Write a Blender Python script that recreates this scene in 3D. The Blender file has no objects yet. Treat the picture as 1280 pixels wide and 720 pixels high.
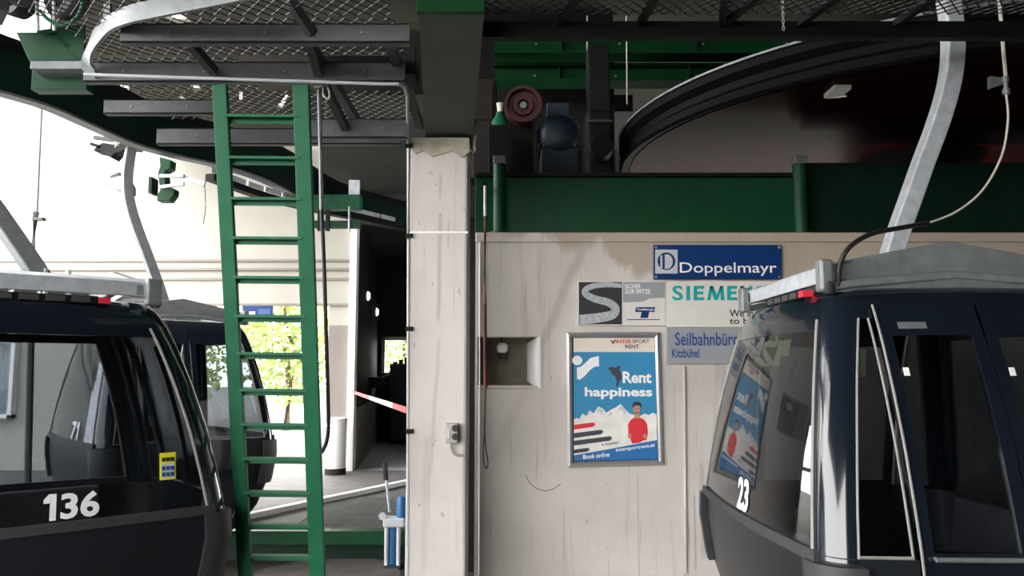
import bpy, bmesh, math, random
from mathutils import Vector, Matrix, noise
from mathutils.geometry import tessellate_polygon
random.seed(7)
C = bpy.context.scene
COL = C.collection

# ------------------------------------------------------------------ camera, sky, exposure
CAM = Vector((0, 0, 1.6)); PITCH = math.radians(6.0); F = 1000.0
cd = bpy.data.cameras.new('camera'); cam = bpy.data.objects.new('camera', cd); COL.objects.link(cam)
cam.location = CAM; cam.rotation_euler = (math.radians(90) + PITCH, 0, 0)
cd.sensor_width = 36; cd.lens = 36 * F / 1280; cd.clip_start = .02; cd.clip_end = 300
C.camera = cam
w = bpy.data.worlds.new('overcast_sky'); C.world = w; w.use_nodes = True
bg = w.node_tree.nodes['Background']; bg.inputs[0].default_value = (1.0, .985, .97, 1); bg.inputs[1].default_value = 8.0
C.view_settings.view_transform = 'Standard'; C.view_settings.look = 'None'
C.view_settings.exposure = 0.6; C.view_settings.gamma = 1.0; C.view_settings.use_curve_mapping = False
C.cycles.max_bounces = 10; C.cycles.transparent_max_bounces = 24


def P(px, py, Y):
    """the point at distance Y along the view axis' ground direction seen at a pixel of the 1280x720 photograph"""
    u = (px - 640) / F; v = (360 - py) / F
    d = Vector((u, math.cos(PITCH) - v * math.sin(PITCH), math.sin(PITCH) + v * math.cos(PITCH)))
    return CAM + d * (Y / d.y)


def PZ(px, py, z):
    u = (px - 640) / F; v = (360 - py) / F
    d = Vector((u, math.cos(PITCH) - v * math.sin(PITCH), math.sin(PITCH) + v * math.cos(PITCH)))
    return CAM + d * ((z - CAM.z) / d.z)


# ------------------------------------------------------------------ materials
def mat(name, col, rough=.6, metal=0, var=.12, scale=6, bump=0, spec=.5, coat=0, col2=None, stretch=None, emit=0):
    m = bpy.data.materials.new(name); m.use_nodes = True; nt = m.node_tree; b = nt.nodes['Principled BSDF']
    c = (*col, 1)
    tc = nt.nodes.new('ShaderNodeTexCoord'); n = nt.nodes.new('ShaderNodeTexNoise'); n.inputs['Scale'].default_value = scale
    n.inputs['Detail'].default_value = 6
    src = tc.outputs['Object']
    if stretch:
        mp = nt.nodes.new('ShaderNodeMapping'); mp.inputs['Scale'].default_value = stretch
        nt.links.new(src, mp.inputs[0]); src = mp.outputs[0]
    nt.links.new(src, n.inputs['Vector'])
    r = nt.nodes.new('ShaderNodeValToRGB'); r.color_ramp.elements[0].position = .3; r.color_ramp.elements[1].position = .7
    r.color_ramp.elements[0].color = (*[x * (1 - var) for x in (col2 or col)], 1)
    r.color_ramp.elements[1].color = (*[min(1, x * (1 + var)) for x in col], 1)
    nt.links.new(n.outputs['Fac'], r.inputs[0]); nt.links.new(r.outputs[0], b.inputs['Base Color'])
    b.inputs['Roughness'].default_value = rough; b.inputs['Metallic'].default_value = metal
    b.inputs['Specular IOR Level'].default_value = spec
    b.inputs['Coat Weight'].default_value = coat; b.inputs['Coat Roughness'].default_value = .05
    if bump:
        bp = nt.nodes.new('ShaderNodeBump'); bp.inputs['Strength'].default_value = bump; bp.inputs['Distance'].default_value = .01
        nt.links.new(n.outputs['Fac'], bp.inputs['Height']); nt.links.new(bp.outputs[0], b.inputs['Normal'])
    if emit:
        b.inputs['Emission Color'].default_value = c; b.inputs['Emission Strength'].default_value = emit
    return m


def glass(name, tint, refl=1.0, rough=.0):
    m = bpy.data.materials.new(name); m.use_nodes = True; nt = m.node_tree; nt.nodes.clear()
    o = nt.nodes.new('ShaderNodeOutputMaterial'); mx = nt.nodes.new('ShaderNodeMixShader')
    t = nt.nodes.new('ShaderNodeBsdfTransparent'); t.inputs[0].default_value = (*tint, 1)
    g = nt.nodes.new('ShaderNodeBsdfGlossy'); g.inputs['Roughness'].default_value = rough; g.inputs[0].default_value = (1, 1, 1, 1)
    ge = nt.nodes.new('ShaderNodeNewGeometry'); dt = nt.nodes.new('ShaderNodeVectorMath'); dt.operation = 'DOT_PRODUCT'
    nt.links.new(ge.outputs['Incoming'], dt.inputs[0]); nt.links.new(ge.outputs['Normal'], dt.inputs[1])
    def mth(op, x, y):
        q = nt.nodes.new('ShaderNodeMath'); q.operation = op
        for i, v in enumerate((x, y)):
            if v is None: continue
            if isinstance(v, (int, float)): q.inputs[i].default_value = v
            else: nt.links.new(v, q.inputs[i])
        return q.outputs[0]
    c_ = mth('ABSOLUTE', dt.outputs['Value'], None); k = mth('POWER', mth('SUBTRACT', 1.0, c_), 5.0)
    fr = mth('MULTIPLY', mth('ADD', mth('MULTIPLY', k, .97), .03), refl); nt.links.new(fr, mx.inputs[0])
    nt.links.new(t.outputs[0], mx.inputs[1]); nt.links.new(g.outputs[0], mx.inputs[2]); nt.links.new(mx.outputs[0], o.inputs[0])
    return m


def concrete(name, base, stain, top=None, ztop=2.6, amount=.5, seed=0.0, bands=()):
    """painted concrete: cloudy wear, vertical run marks and a browner, peeling band along the top"""
    m = bpy.data.materials.new(name); m.use_nodes = True; nt = m.node_tree; N = nt.nodes; L = nt.links
    b = N['Principled BSDF']; b.inputs['Roughness'].default_value = .85
    tc = N.new('ShaderNodeTexCoord')

    def nz(scale, st, det=6, off=0):
        mp = N.new('ShaderNodeMapping'); mp.inputs['Scale'].default_value = st; mp.inputs['Location'].default_value = (off + seed, off, off)
        n = N.new('ShaderNodeTexNoise'); n.inputs['Scale'].default_value = scale; n.inputs['Detail'].default_value = det
        L.new(tc.outputs['Object'], mp.inputs[0]); L.new(mp.outputs[0], n.inputs['Vector']); return n.outputs['Fac']

    def ramp(src, a, bb):
        r = N.new('ShaderNodeMapRange'); r.inputs[1].default_value = a; r.inputs[2].default_value = bb; L.new(src, r.inputs[0]); return r.outputs[0]

    def mix(fac, c1, c2, f=1.0):
        mu = N.new('ShaderNodeMath'); mu.operation = 'MULTIPLY'; mu.inputs[1].default_value = f; L.new(fac, mu.inputs[0])
        x = N.new('ShaderNodeMix'); x.data_type = 'RGBA'; L.new(mu.outputs[0], x.inputs[0])
        for i, c in ((6, c1), (7, c2)):
            if isinstance(c, tuple): x.inputs[i].default_value = (*c, 1)
            else: L.new(c, x.inputs[i])
        return x.outputs[2]
    c = mix(ramp(nz(1.6, (1, 1, 1)), .35, .7), base, tuple(q * .78 for q in base))
    c = mix(ramp(nz(1, (14, 14, .8), 4, 3), .60, .74), c, stain, amount)
    c = mix(ramp(nz(1, (40, 40, 1.6), 3, 9), .63, .72), c, tuple(q * .6 for q in stain), amount * .6)
    c = mix(ramp(nz(22, (1, 1, .5), 3, 5), .70, .76), c, tuple(q * .5 for q in stain), .5)
    if top:
        sx = N.new('ShaderNodeSeparateXYZ'); L.new(tc.outputs['Object'], sx.inputs[0])
        ad = N.new('ShaderNodeMath'); ad.operation = 'MULTIPLY_ADD'; L.new(nz(1, (3.5, 3.5, 1.2), 5, 12), ad.inputs[0]); ad.inputs[1].default_value = .7
        xr_ = N.new('ShaderNodeMapRange'); xr_.inputs[1].default_value = .3; xr_.inputs[2].default_value = 1.1; xr_.inputs[3].default_value = -.34; xr_.inputs[4].default_value = .10
        L.new(sx.outputs['X'], xr_.inputs[0]); zz_ = N.new('ShaderNodeMath'); L.new(sx.outputs['Z'], zz_.inputs[0]); L.new(xr_.outputs[0], zz_.inputs[1])
        L.new(zz_.outputs[0], ad.inputs[2])
        c = mix(ramp(ad.outputs[0], ztop + .26, ztop + .33), c, top, .8)
    if bands:                                                      # single smears and drips: (x, slope, z of x, lowest z, highest z, half width, strength)
        sp_ = N.new('ShaderNodeSeparateXYZ'); L.new(tc.outputs['Object'], sp_.inputs[0])

        def mth(op, x, y=None):
            q = N.new('ShaderNodeMath'); q.operation = op
            for i, v in enumerate((x, y)):
                if v is None: continue
                if isinstance(v, (int, float)): q.inputs[i].default_value = v
                else: L.new(v, q.inputs[i])
            return q.outputs[0]
        wob = nz(3, (1, 1, 1), 4, 7)
        for x0, sl, zr, za, zb_, hw, st_ in bands:
            xx = mth('ADD', sp_.outputs['X'], mth('MULTIPLY', mth('SUBTRACT', wob, .5), hw * 1.2))
            d = mth('ABSOLUTE', mth('SUBTRACT', mth('SUBTRACT', xx, x0), mth('MULTIPLY', mth('SUBTRACT', sp_.outputs['Z'], zr), sl)))
            f = mth('MULTIPLY', ramp(d, hw, hw * .3), mth('MULTIPLY', ramp(sp_.outputs['Z'], za, za + .08), ramp(sp_.outputs['Z'], zb_, zb_ - .05)))
            c = mix(f, c, stain, st_)
    L.new(c, b.inputs['Base Color'])
    bp = N.new('ShaderNodeBump'); bp.inputs['Strength'].default_value = .25; bp.inputs['Distance'].default_value = .01
    L.new(nz(14, (1, 1, 1), 8, 2), bp.inputs['Height']); L.new(bp.outputs[0], b.inputs['Normal'])
    return m


M = {}
M['wall'] = concrete('painted_concrete', (.60, .56, .52), (.33, .28, .25), (.36, .29, .21), 2.42, .55, 0.0, [(.549, .43, 2.56, 1.75, 2.62, .055, .5), (.06, .43, 1.38, .9, 1.8, .06, .22), (1.42, .0, 1, .2, .95, .03, .5), (1.36, .0, 1, .1, .72, .012, .7), (1.30, .02, 1, -.2, .62, .015, .5), (.94, .0, 1, -.2, .85, .006, .8), (-.235, .0, 1, -.3, 2.5, .03, .3)])
M['pillar'] = concrete('pillar_concrete', (.63, .585, .55), (.36, .31, .27), None, 3, .55, 4.0, [(-.482, .02, 2.9, 2.72, 2.96, .016, .55), (-.482, .01, 2.6, 1.9, 2.66, .020, .6), (-.425, .0, 2.6, 2.4, 2.64, .010, .55), (-.50, .05, 1.5, .9, 1.85, .018, .35), (-.55, .02, 1.2, .3, 1.2, .03, .3)])
M['rough_concrete'] = mat('rough_concrete', (.42, .38, .30), .9, 0, .25, 9, .5)
M['green'] = mat('green_paint', (.005, .048, .020), .45, 0, .12, 5, .05, .2)
M['green_dark'] = mat('dark_green_paint', (.003, .016, .009), .5, 0, .2, 4, 0, .2)
M['green_ladder'] = mat('ladder_green_paint', (.010, .105, .048), .5, 0, .12, 8, .05, .2)
M['galv'] = mat('galvanised_steel', (.20, .215, .22), .5, .45, .15, 14)
M['galv_light'] = mat('bright_galvanised_steel', (.50, .53, .56), .45, .35, .15, 18, .1)
M['galv_dark'] = mat('dark_galvanised_steel', (.05, .052, .052), .6, .3, .2, 9)  # darker copy of the galvanised steel, mainly for the shaded gratings
M['catwalk'] = mat('catwalk_steel', (.085, .09, .093), .55, .3, .15, 10)  # galvanised steel again, with the overhead shade put into its colour
M['beam_grey_green'] = mat('chalky_green_paint', (.050, .072, .050), .7, 0, .12, 4)
M['black_steel'] = mat('black_steel', (.006, .006, .006), .6, .1, .3, 7, 0, .2)
M['girder_green'] = mat('girder_green_paint', (.0015, .034, .009), .5, 0, .15, 5, 0, .12)
M['rubber'] = mat('black_rubber', (.022, .022, .023), .75, 0, .2, 20)
M['rubber_grey'] = mat('grey_rubber', (.028, .03, .033), .6, 0, .15, 20)
M['cabin_black'] = mat('black_cabin_paint', (.006, .009, .015), .14, 0, .1, 3, 0, .45, .5)
M['cabin_lower'] = mat('dark_lower_cabin_panel', (.010, .012, .015), .38, 0, .1, 3, 0, .3)
M['cabin_trim'] = mat('light_rubber_seal', (.24, .23, .215), .5, 0, .1, 20)
M['interior'] = mat('cabin_interior_grey', (.07, .07, .075), .8, 0, .15, 6)
M['seat'] = mat('grey_seat_plastic', (.20, .20, .19), .6, 0, .1, 6)
M['glass'] = glass('tinted_cabin_glass', (.60, .62, .64), 1.0)
M['window_glass'] = glass('window_pane_glass', (.85, .88, .88), 1.0)
M['white'] = mat('white_paint', (.80, .80, .78), .5, 0, .05, 10)
M['decal_white'] = mat('white_lettering', (.82, .82, .82), .5, 0, .02, 10)
M['yellow'] = mat('yellow_sticker', (.80, .72, .03), .5, 0, .04, 10)
M['pale_green'] = mat('pale_green', (.30, .33, .17), .7, 0, .08, 12)
M['blue_sign'] = mat('blue_enamel', (.002, .030, .135), .45, 0, .05, 6, 0, .25)
M['blue_mid'] = mat('mid_blue_print', (.012, .06, .22), .5, 0, .05, 8)
M['teal'] = mat('teal_lettering', (.0, .33, .32), .5, 0, .03, 8)
M['sign_white'] = mat('sign_white', (.66, .63, .59), .55, 0, .05, 5)
M['sign_grey'] = mat('sign_grey', (.30, .31, .33), .5, .1, .06, 5)
M['light_grey'] = mat('light_grey_print', (.50, .52, .54), .5, 0, .04, 5)
M['ink'] = mat('black_ink', (.015, .015, .018), .6, 0, .05, 8)
M['poster_blue'] = mat('poster_blue', (.02, .22, .42), .45, 0, .06, 3)
M['poster_band'] = mat('poster_band_blue', (.01, .13, .36), .45, 0, .06, 3)
M['poster_cream'] = mat('poster_cream', (.72, .64, .55), .5, 0, .03, 5)
M['snow'] = mat('printed_snow', (.72, .70, .66), .5, 0, .14, 9)
M['red'] = mat('red_print', (.62, .015, .03), .5, 0, .06, 8)
M['skin'] = mat('printed_skin', (.42, .22, .15), .6, 0, .06, 20)
M['dark_print'] = mat('dark_print', (.035, .04, .05), .5, 0, .2, 20)
M['alu'] = mat('brushed_aluminium', (.52, .52, .51), .35, .7, .06, 30)
M['rope_steel'] = mat('rope_print_grey', (.42, .44, .46), .5, 0, .2, 30)
M['motor_blue'] = mat('motor_blue_paint', (.003, .015, .030), .5, 0, .15, 6)  # motor, brake and control box colours lowered in place of shade
M['brake_red'] = mat('brake_red_paint', (.045, .004, .006), .5, 0, .2, 6)
M['rust'] = mat('rusty_brown', (.009, .005, .004), .85, 0, .3, 8)
M['wheel_red'] = mat('bullwheel_dark_red_gloss', (.014, .0016, .002), .22, 0, .35, 2.5, 0, .10)
M['wheel_red'].node_tree.nodes['Principled BSDF'].inputs['IOR'].default_value = 1.12
M['wheel_rim'] = mat('bullwheel_black_rim', (.003, .003, .003), .6, .0, .2, 6, 0, .08)
M['wood'] = mat('roof_boards', (.05, .048, .034), .85, 0, .25, 3, .1, .5, 0, None, (.4, 6, 1))
M['brown_board'] = mat('brown_boards', (.022, .018, .015), .85, 0, .25, 5, .1, .5, 0, None, (.5, 5, 8))
M['floor_dark'] = mat('dark_concrete_floor', (.035, .032, .028), .7, 0, .35, 3, .2)  # base colour kept very low to cut light bounced off the floor
M['deck'] = mat('rubber_grid_deck', (.11, .105, .105), .7, 0, .2, 5)
M['ground'] = mat('gravel_ground', (.14, .135, .12), .95, 0, .2, 8, .4)
M['render'] = mat('cream_render', (.42, .40, .35), .9, 0, .05, 2, .1)
M['render_grey'] = mat('grey_render', (.24, .215, .19), .9, 0, .07, 3, .1)
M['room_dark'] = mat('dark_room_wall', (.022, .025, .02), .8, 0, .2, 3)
M['room_panel'] = mat('room_lower_panel', (.30, .26, .22), .8, 0, .1, 3)
M['leaf'] = mat('sunlit_leaves', (.42, .52, .18), .8, 0, .35, 2)
M['bark'] = mat('bark', (.12, .09, .06), .9, 0, .3, 12, .4)
M['tool_blue'] = mat('tool_blue_paint', (.02, .13, .32), .45, 0, .15, 15)
M['cable_black'] = mat('black_cable', (.012, .012, .012), .5, 0, .1, 20)
M['cable_white'] = mat('white_cable', (.62, .58, .50), .5, 0, .08, 20)
M['cord_red'] = mat('red_black_cord', (.16, .03, .03), .7, 0, .6, 9, 0, .5, 0, (.01, .01, .01))
M['tape_red'] = mat('red_tape', (.70, .03, .06), .5, 0, .05, 20)
M['box_grey'] = mat('grey_plastic_box', (.36, .35, .33), .6, 0, .06, 20)
M['lamp_white'] = mat('lit_lamp_glass', (1, .98, .95), .5, 0, 0, 5, 0, .5, 0, None, None, 3.0)
M['red_mark'] = mat('red_reflector', (.6, .02, .04), .4, 0, .05, 20)
M['olive'] = mat('weathered_olive_sheet', (.33, .34, .27), .6, .2, .1, 6)


# ------------------------------------------------------------------ mesh building
WM = {}


def tag(o, label=None, cat=None, group=None, kind=None):
    if label: o['label'] = label
    if cat: o['category'] = cat
    if group: o['group'] = group
    if kind: o['kind'] = kind
    return o


def empty(name, loc, label, cat, group=None, rz=0, kind=None):
    o = bpy.data.objects.new(name, None); COL.objects.link(o); o.location = loc; o.rotation_euler = (0, 0, rz)
    o.empty_display_size = .1
    WM[o] = Matrix.Translation(Vector(loc)) @ Matrix.Rotation(rz, 4, 'Z')
    return tag(o, label, cat, group, kind)


class MB:
    def __init__(s): s.v = []; s.f = []
    def add(s, vs, fs):
        n = len(s.v); s.v += [Vector(v) for v in vs]; s.f += [tuple(i + n for i in f) for f in fs]; return s
    def box(s, a, b):
        x0, y0, z0 = [min(p, q) for p, q in zip(a, b)]; x1, y1, z1 = [max(p, q) for p, q in zip(a, b)]
        return s.add([(x0, y0, z0), (x1, y0, z0), (x1, y1, z0), (x0, y1, z0), (x0, y0, z1), (x1, y0, z1), (x1, y1, z1), (x0, y1, z1)],
                     [(0, 3, 2, 1), (4, 5, 6, 7), (0, 1, 5, 4), (1, 2, 6, 5), (2, 3, 7, 6), (3, 0, 4, 7)])
    def sweep(s, pts, prof, up=(0, 0, 1), closed=False):
        """a profile of (side, up) pairs swept along points"""
        pts = [Vector(p) for p in pts]; n = len(pts); k = len(prof); up = Vector(up); vs = []
        for i, p in enumerate(pts):
            if closed: t = pts[(i + 1) % n] - pts[i - 1]
            else: t = pts[min(i + 1, n - 1)] - pts[max(i - 1, 0)]
            t.normalize(); u = up
            sd = t.cross(u)
            if sd.length < 1e-4: sd = t.cross(Vector((0, 1, 0)))
            sd.normalize(); uu = sd.cross(t).normalized()
            vs += [p + sd * a + uu * b for a, b in prof]
        fs = []
        for i in range(n if closed else n - 1):
            j = (i + 1) % n
            for q in range(k):
                r = (q + 1) % k; fs.append((i * k + q, i * k + r, j * k + r, j * k + q))
        if not closed: fs += [tuple(range(k - 1, -1, -1)), tuple((n - 1) * k + q for q in range(k))]
        return s.add(vs, fs)
    def tube(s, pts, r, n=8, up=(0, 0, 1)):
        return s.sweep(pts, [(r * math.cos(2 * math.pi * i / n), r * math.sin(2 * math.pi * i / n)) for i in range(n)], up)
    def bar(s, a, b, wd, ht, up=(0, 0, 1)):
        return s.sweep([a, b], [(-wd / 2, -ht / 2), (wd / 2, -ht / 2), (wd / 2, ht / 2), (-wd / 2, ht / 2)], up)
    def prism(s, pts, d):
        """polygon (3D, planar) extruded by vector d"""
        d = Vector(d); n = len(pts); vs = [Vector(p) for p in pts] + [Vector(p) + d for p in pts]
        return s.add(vs, [tuple(range(n)), tuple(range(2 * n - 1, n - 1, -1))] + [(i, i + n, (i + 1) % n + n, (i + 1) % n) for i in range(n)])
    def lathe(s, prof, c, axis=(0, 0, 1), n=32):
        """profile of (radius, height) turned about an axis through c"""
        ax = Vector(axis).normalized(); a = ax.orthogonal().normalized(); b = ax.cross(a); c = Vector(c); vs = []; k = len(prof)
        for i in range(n):
            t = 2 * math.pi * i / n; d = a * math.cos(t) + b * math.sin(t)
            vs += [c + d * max(r, 1e-4) + ax * h for r, h in prof]
        fs = [(i * k + q, ((i + 1) % n) * k + q, ((i + 1) % n) * k + q + 1, i * k + q + 1) for i in range(n) for q in range(k - 1)]
        return s.add(vs, fs)
    def grid(s, rows):
        k = len(rows[0]); n0 = [v for r in rows for v in r]
        return s.add(n0, [(i * k + j, i * k + j + 1, (i + 1) * k + j + 1, (i + 1) * k + j) for i in range(len(rows) - 1) for j in range(k - 1)])
    def build(s, name, m, parent=None, local=False, bevel=0, smooth=False, solid=0):
        me = bpy.data.meshes.new(name); vs = s.v
        top = parent
        if parent is not None and not local:
            mi = WM[parent].inverted(); vs = [mi @ v for v in vs]
        me.from_pydata([tuple(v) for v in vs], [], s.f)
        bm = bmesh.new(); bm.from_mesh(me); bmesh.ops.recalc_face_normals(bm, faces=bm.faces); bm.to_mesh(me); bm.free()
        me.materials.append(m if not isinstance(m, str) else M[m])
        o = bpy.data.objects.new(name, me); COL.objects.link(o)
        if parent is not None: o.parent = parent; WM[o] = WM[parent]
        else: WM[o] = Matrix.Identity(4)
        if smooth:
            for p in me.polygons: p.use_smooth = True
            es = o.modifiers.new('edge_split', 'EDGE_SPLIT'); es.split_angle = math.radians(38)
        if solid: sm = o.modifiers.new('thickness', 'SOLIDIFY'); sm.thickness = solid; sm.offset = -1
        if bevel: bv = o.modifiers.new('bevel', 'BEVEL'); bv.width = bevel; bv.segments = 2; bv.limit_method = 'ANGLE'
        return o


def spline(pts, per=8):
    """Catmull-Rom through points"""
    pts = [Vector(p) for p in pts]; q = [pts[0] * 2 - pts[1]] + pts + [pts[-1] * 2 - pts[-2]]; out = []
    for i in range(1, len(q) - 2):
        for k in range(per):
            t = k / per; a, b, c, d = q[i - 1], q[i], q[i + 1], q[i + 2]
            out.append(.5 * ((2 * b) + (c - a) * t + (2 * a - 5 * b + 4 * c - d) * t * t + (3 * b - a - 3 * c + d) * t ** 3))
    return out + [pts[-1]]


def lettering(txt, ll, right, up, wd, ht, m, parent, name='lettering', bold=0.0, depth=.002, shear=0, curve=None, smallcaps=0, local=False):
    """words as raised letters: box of size wd x ht from the lower left corner ll; curve maps (x, y) of the box to a point"""
    cu = bpy.data.curves.new('letters', 'FONT'); cu.body = txt; cu.size = 1; cu.offset = bold; cu.shear = shear; cu.resolution_u = 3; cu.fill_mode = 'FRONT'
    t = bpy.data.objects.new('letters', cu); COL.objects.link(t); dg = bpy.context.evaluated_depsgraph_get(); dg.update()
    me = bpy.data.meshes.new_from_object(t.evaluated_get(dg)); bpy.data.objects.remove(t)
    xs = [v.co.x for v in me.vertices]; ys = [v.co.y for v in me.vertices]
    x0, x1, y0, y1 = min(xs), max(xs), min(ys), max(ys)
    right = Vector(right).normalized() if right else None; up = Vector(up).normalized() if up else None
    mb = MB(); n = len(me.vertices)
    pts = []
    for v in me.vertices:
        a = (v.co.x - x0) / (x1 - x0) * wd; b = (v.co.y - y0) / (y1 - y0) * ht
        pts.append(Vector(curve(a, b)) if curve else Vector(ll) + right * a + up * b)
    mb.add(pts, [tuple(p.vertices) for p in me.polygons])
    bpy.data.meshes.remove(me)
    o = mb.build(name, m, parent, local)
    if depth: sm = o.modifiers.new('thickness', 'SOLIDIFY'); sm.thickness = depth; sm.offset = 0
    return o


def wpoly(pts, Y, d=.004):
    """outline given in photograph pixels on a plane facing the camera at distance Y, extruded away from the camera"""
    return MB().prism([P(x, y, Y) for x, y in pts], (0, d, 0))


def wrect(x0, y0, x1, y1, Y, d=.004):
    return wpoly([(x0, y0), (x1, y0), (x1, y1), (x0, y1)], Y, d)


def wtext(txt, x0, y0, x1, y1, Y, m, parent, name='lettering', bold=0.0, tilt=0, **k):
    a = P(x0, y1, Y); b = P(x1, y1, Y); c = P(x0, y0, Y)
    r = (b - a); r.z += tilt * r.length
    return lettering(txt, a, r, (0, 0, 1), (b - a).length, (c - a).length, m, parent, name, bold, **k)


# ------------------------------------------------------------------ the setting
YW = 6.1                                                           # front of the sign wall
GL = -.28                                                          # lower floor under the cabins
def st(o, label, cat): return tag(o, label, cat, None, 'structure')


m_ = MB().box((-30, -30, GL - .5), (40, 8.4, GL)); st(m_.build('floor', 'floor_dark'), 'dark concrete floor under the cabins', 'floor')
m_ = MB().box((-30, 8.4, GL - .5), (-.3, 13.5, -.02)); m_.box((-.3, 9.5, GL - .5), (4.6, 13.5, -.02))
st(m_.build('floor_platform', 'deck'), 'grey rubber covered station platform floor behind the ladder', 'floor')
m_ = MB().box((-60, 13.5, -.6), (60, 90, -.04)); st(m_.build('ground', 'ground'), 'pale gravel ground beyond the far building', 'ground')
m_ = MB().box((-60, -60, -.9), (60, -30, -.3)); m_.box((-60, -30, -.9), (-30, 13.5, -.3)); st(m_.build('ground_yard', 'ground'), 'pale gravel yard outside the open side', 'ground')
# ribbed grid on the platform floor: ridges that follow the deck
m_ = MB()
for i in range(64):
    x = -2.3 + i * .035
    m_.box((x, 8.5, -.02), (x + .022, 10.6, -.006))
tag(m_.build('deck_matting', 'deck'), 'ribbed grey rubber matting on the platform edge', 'matting')
# white edge line strip, green edge girder of the platform
a, b = PZ(296, 651, .0), PZ(512, 604, .0)
tag(MB().bar(a + Vector((0, 0, .026)), b + Vector((0, 0, .026)), .11, .06).build('edge_strip', 'white', bevel=.008), 'long white strip lying across the platform floor behind the ladder', 'strip')
r = empty('platform_edge_beam', (-2.1, 8.3, -.1), 'dark green steel beam along the platform edge near the floor', 'beam')
MB().box((-3.6, 8.22, -.12), (-.35, 8.38, .015)).build('flange', 'green', r, bevel=.006)
MB().box((-3.6, 8.3, GL), (-.35, 8.38, -.12)).build('web', 'green_dark', r)

# sign wall with a niche
zt = P(800, 291, YW).z; x0, x1 = P(594, 400, YW).x, 6.0
n0, n1 = P(597, 421, YW), P(672, 482, YW)
m_ = MB(); yb = YW + .34
m_.box((x0, YW, GL), (n0.x, yb, zt)); m_.box((n1.x, YW, GL), (x1, yb, zt))
m_.box((n0.x, YW, n0.z), (n1.x, yb, zt)); m_.box((n0.x, YW, GL), (n1.x, yb, n1.z)); m_.box((n0.x, yb - .05, n1.z), (n1.x, yb, n0.z))
wb = m_.build('wall_back', 'wall'); st(wb, 'stained pale concrete wall carrying the signs', 'wall')
MB().box((n0.x, yb - .056, n1.z), (n1.x, yb - .051, n0.z)).build('niche_back', mat('dark_olive', (.16, .145, .11), .9, 0, .25, 5), wb)  # thin darker sheet set just in front of the niche's back
m_ = MB(); q = .075                                                # splayed plaster reveal on the niche side
m_.prism([(n1.x + .002, YW - .006, n1.z - .02), (n1.x - q, yb - .06, n1.z + .03), (n1.x - q, yb - .06, n0.z - .04), (n1.x + .002, YW - .006, n0.z + .0)], (.02, .0, 0))
m_.build('niche_reveal', 'white', wb)
MB().box((x0 + .002, YW - .012, n1.z - .02), (n1.x, YW + .05, n1.z)).build('niche_sill', 'wall', wb, bevel=.004)
MB().box((x0, YW - .02, zt - .075), (6, YW + .02, zt)).build('top_ledge', 'wall', wb, bevel=.008)
m_ = MB().tube([P(x, y, YW) for x, y in ((657, 594), (662, 604), (671, 611), (682, 614), (692, 611), (701, 605))], .0025, 6)
m_.build('scratch_mark', 'ink', wb)
for px in (869, 934):
    pass
m_ = MB().tube([P(600, 300, YW) + Vector((0, -.012, 0)), P(599, 718, YW) + Vector((0, -.012, 0))], .006, 6)
tag(m_.build('wall_cable', 'white'), 'thin pale cable running down the wall beside the pillar', 'cable')
m_ = MB().tube([P(855, 458, YW) + Vector((0, -.011, 0)), P(857, 716, YW) + Vector((0, -.011, 0))], .011, 8)
tag(m_.build('wall_conduit', 'wall'), 'wall coloured conduit running down below the grey office sign', 'conduit')

# pillar with a ragged mortar cap
YP = 5.3
pa, pb = P(513, 172, YP), P(585, 172, YP); zp = P(550, 172, YP).z
pil = MB().box((pa.x, YP, GL), (pb.x, YP + .34, zp)).build('concrete_pillar', 'pillar', bevel=.018); st(pil, 'stained pale concrete pillar under the green box beam', 'pillar')
m_ = MB(); cap = [(513, 172), (586, 172), (587, 190), (578, 197), (566, 188), (550, 193), (540, 196), (529, 188), (520, 192), (514, 186)]
m_.prism([P(x, y, YP - .012) for x, y in cap], (0, .35, 0)); m_.build('mortar_cap', 'rough_concrete', pil)
MB().box((pa.x - .004, YP - .004, P(550, 291, YP).z - .004), (pb.x + .004, YP + .1, P(550, 290, YP).z + .004)).build('joint', 'white', pil)

# roof over the station, far walls
m_ = MB().box((-2.2, -6.0, 5.6), (12, 13.2, 5.8)); m_.box((-4.2, -6.0, 5.6), (-2.2, 6.6, 5.8)); m_.box((-8, -6.0, 5.6), (-4.2, 2.6, 5.8))  # roof extended out of view, back and left, to darken reflections
outer = [PZ(x, y, 5.6) for x, y in ((64, 4), (62, 60), (60, 112), (115, 140), (170, 160), (235, 180))] + [Vector((-2.2, 13.2, 5.6)), Vector((-2.2, 6.6, 5.6)), Vector((-4.2, 6.6, 5.6))]
holes = [[PZ(x, y, 5.6) for x, y in q] for q in (((193, 13), (215, 11), (240, 27), (222, 29), (204, 21)), ((149, 99), (161, 97), (161, 123), (148, 124)), ((238, 107), (246, 103), (252, 113), (243, 114)), ((222, 121), (232, 121), (232, 126), (223, 125)), ((226, 143), (238, 143), (240, 149), (229, 149)), ((299, 115), (303, 115), (303, 128), (299, 128)), ((346, 134), (358, 118), (361, 120), (352, 138)))]
loops = [outer] + holes; fl = [v for l in loops for v in l]; up_ = [v + Vector((0, 0, .05)) for v in fl]; nn = len(fl)   # broken gaps in the old boards let the sky through
tri = tessellate_polygon(loops); fs_ = [tuple(t) for t in tri] + [tuple(i + nn for i in t) for t in tri]; k0 = 0
for l in loops:
    fs_ += [(k0 + i, k0 + (i + 1) % len(l), k0 + (i + 1) % len(l) + nn, k0 + i + nn) for i in range(len(l))]; k0 += len(l)
m_.add(fl + up_, fs_)
ceil = m_.build('ceiling', 'wood'); st(ceil, 'dim boarded station roof above the gratings', 'ceiling')
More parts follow.
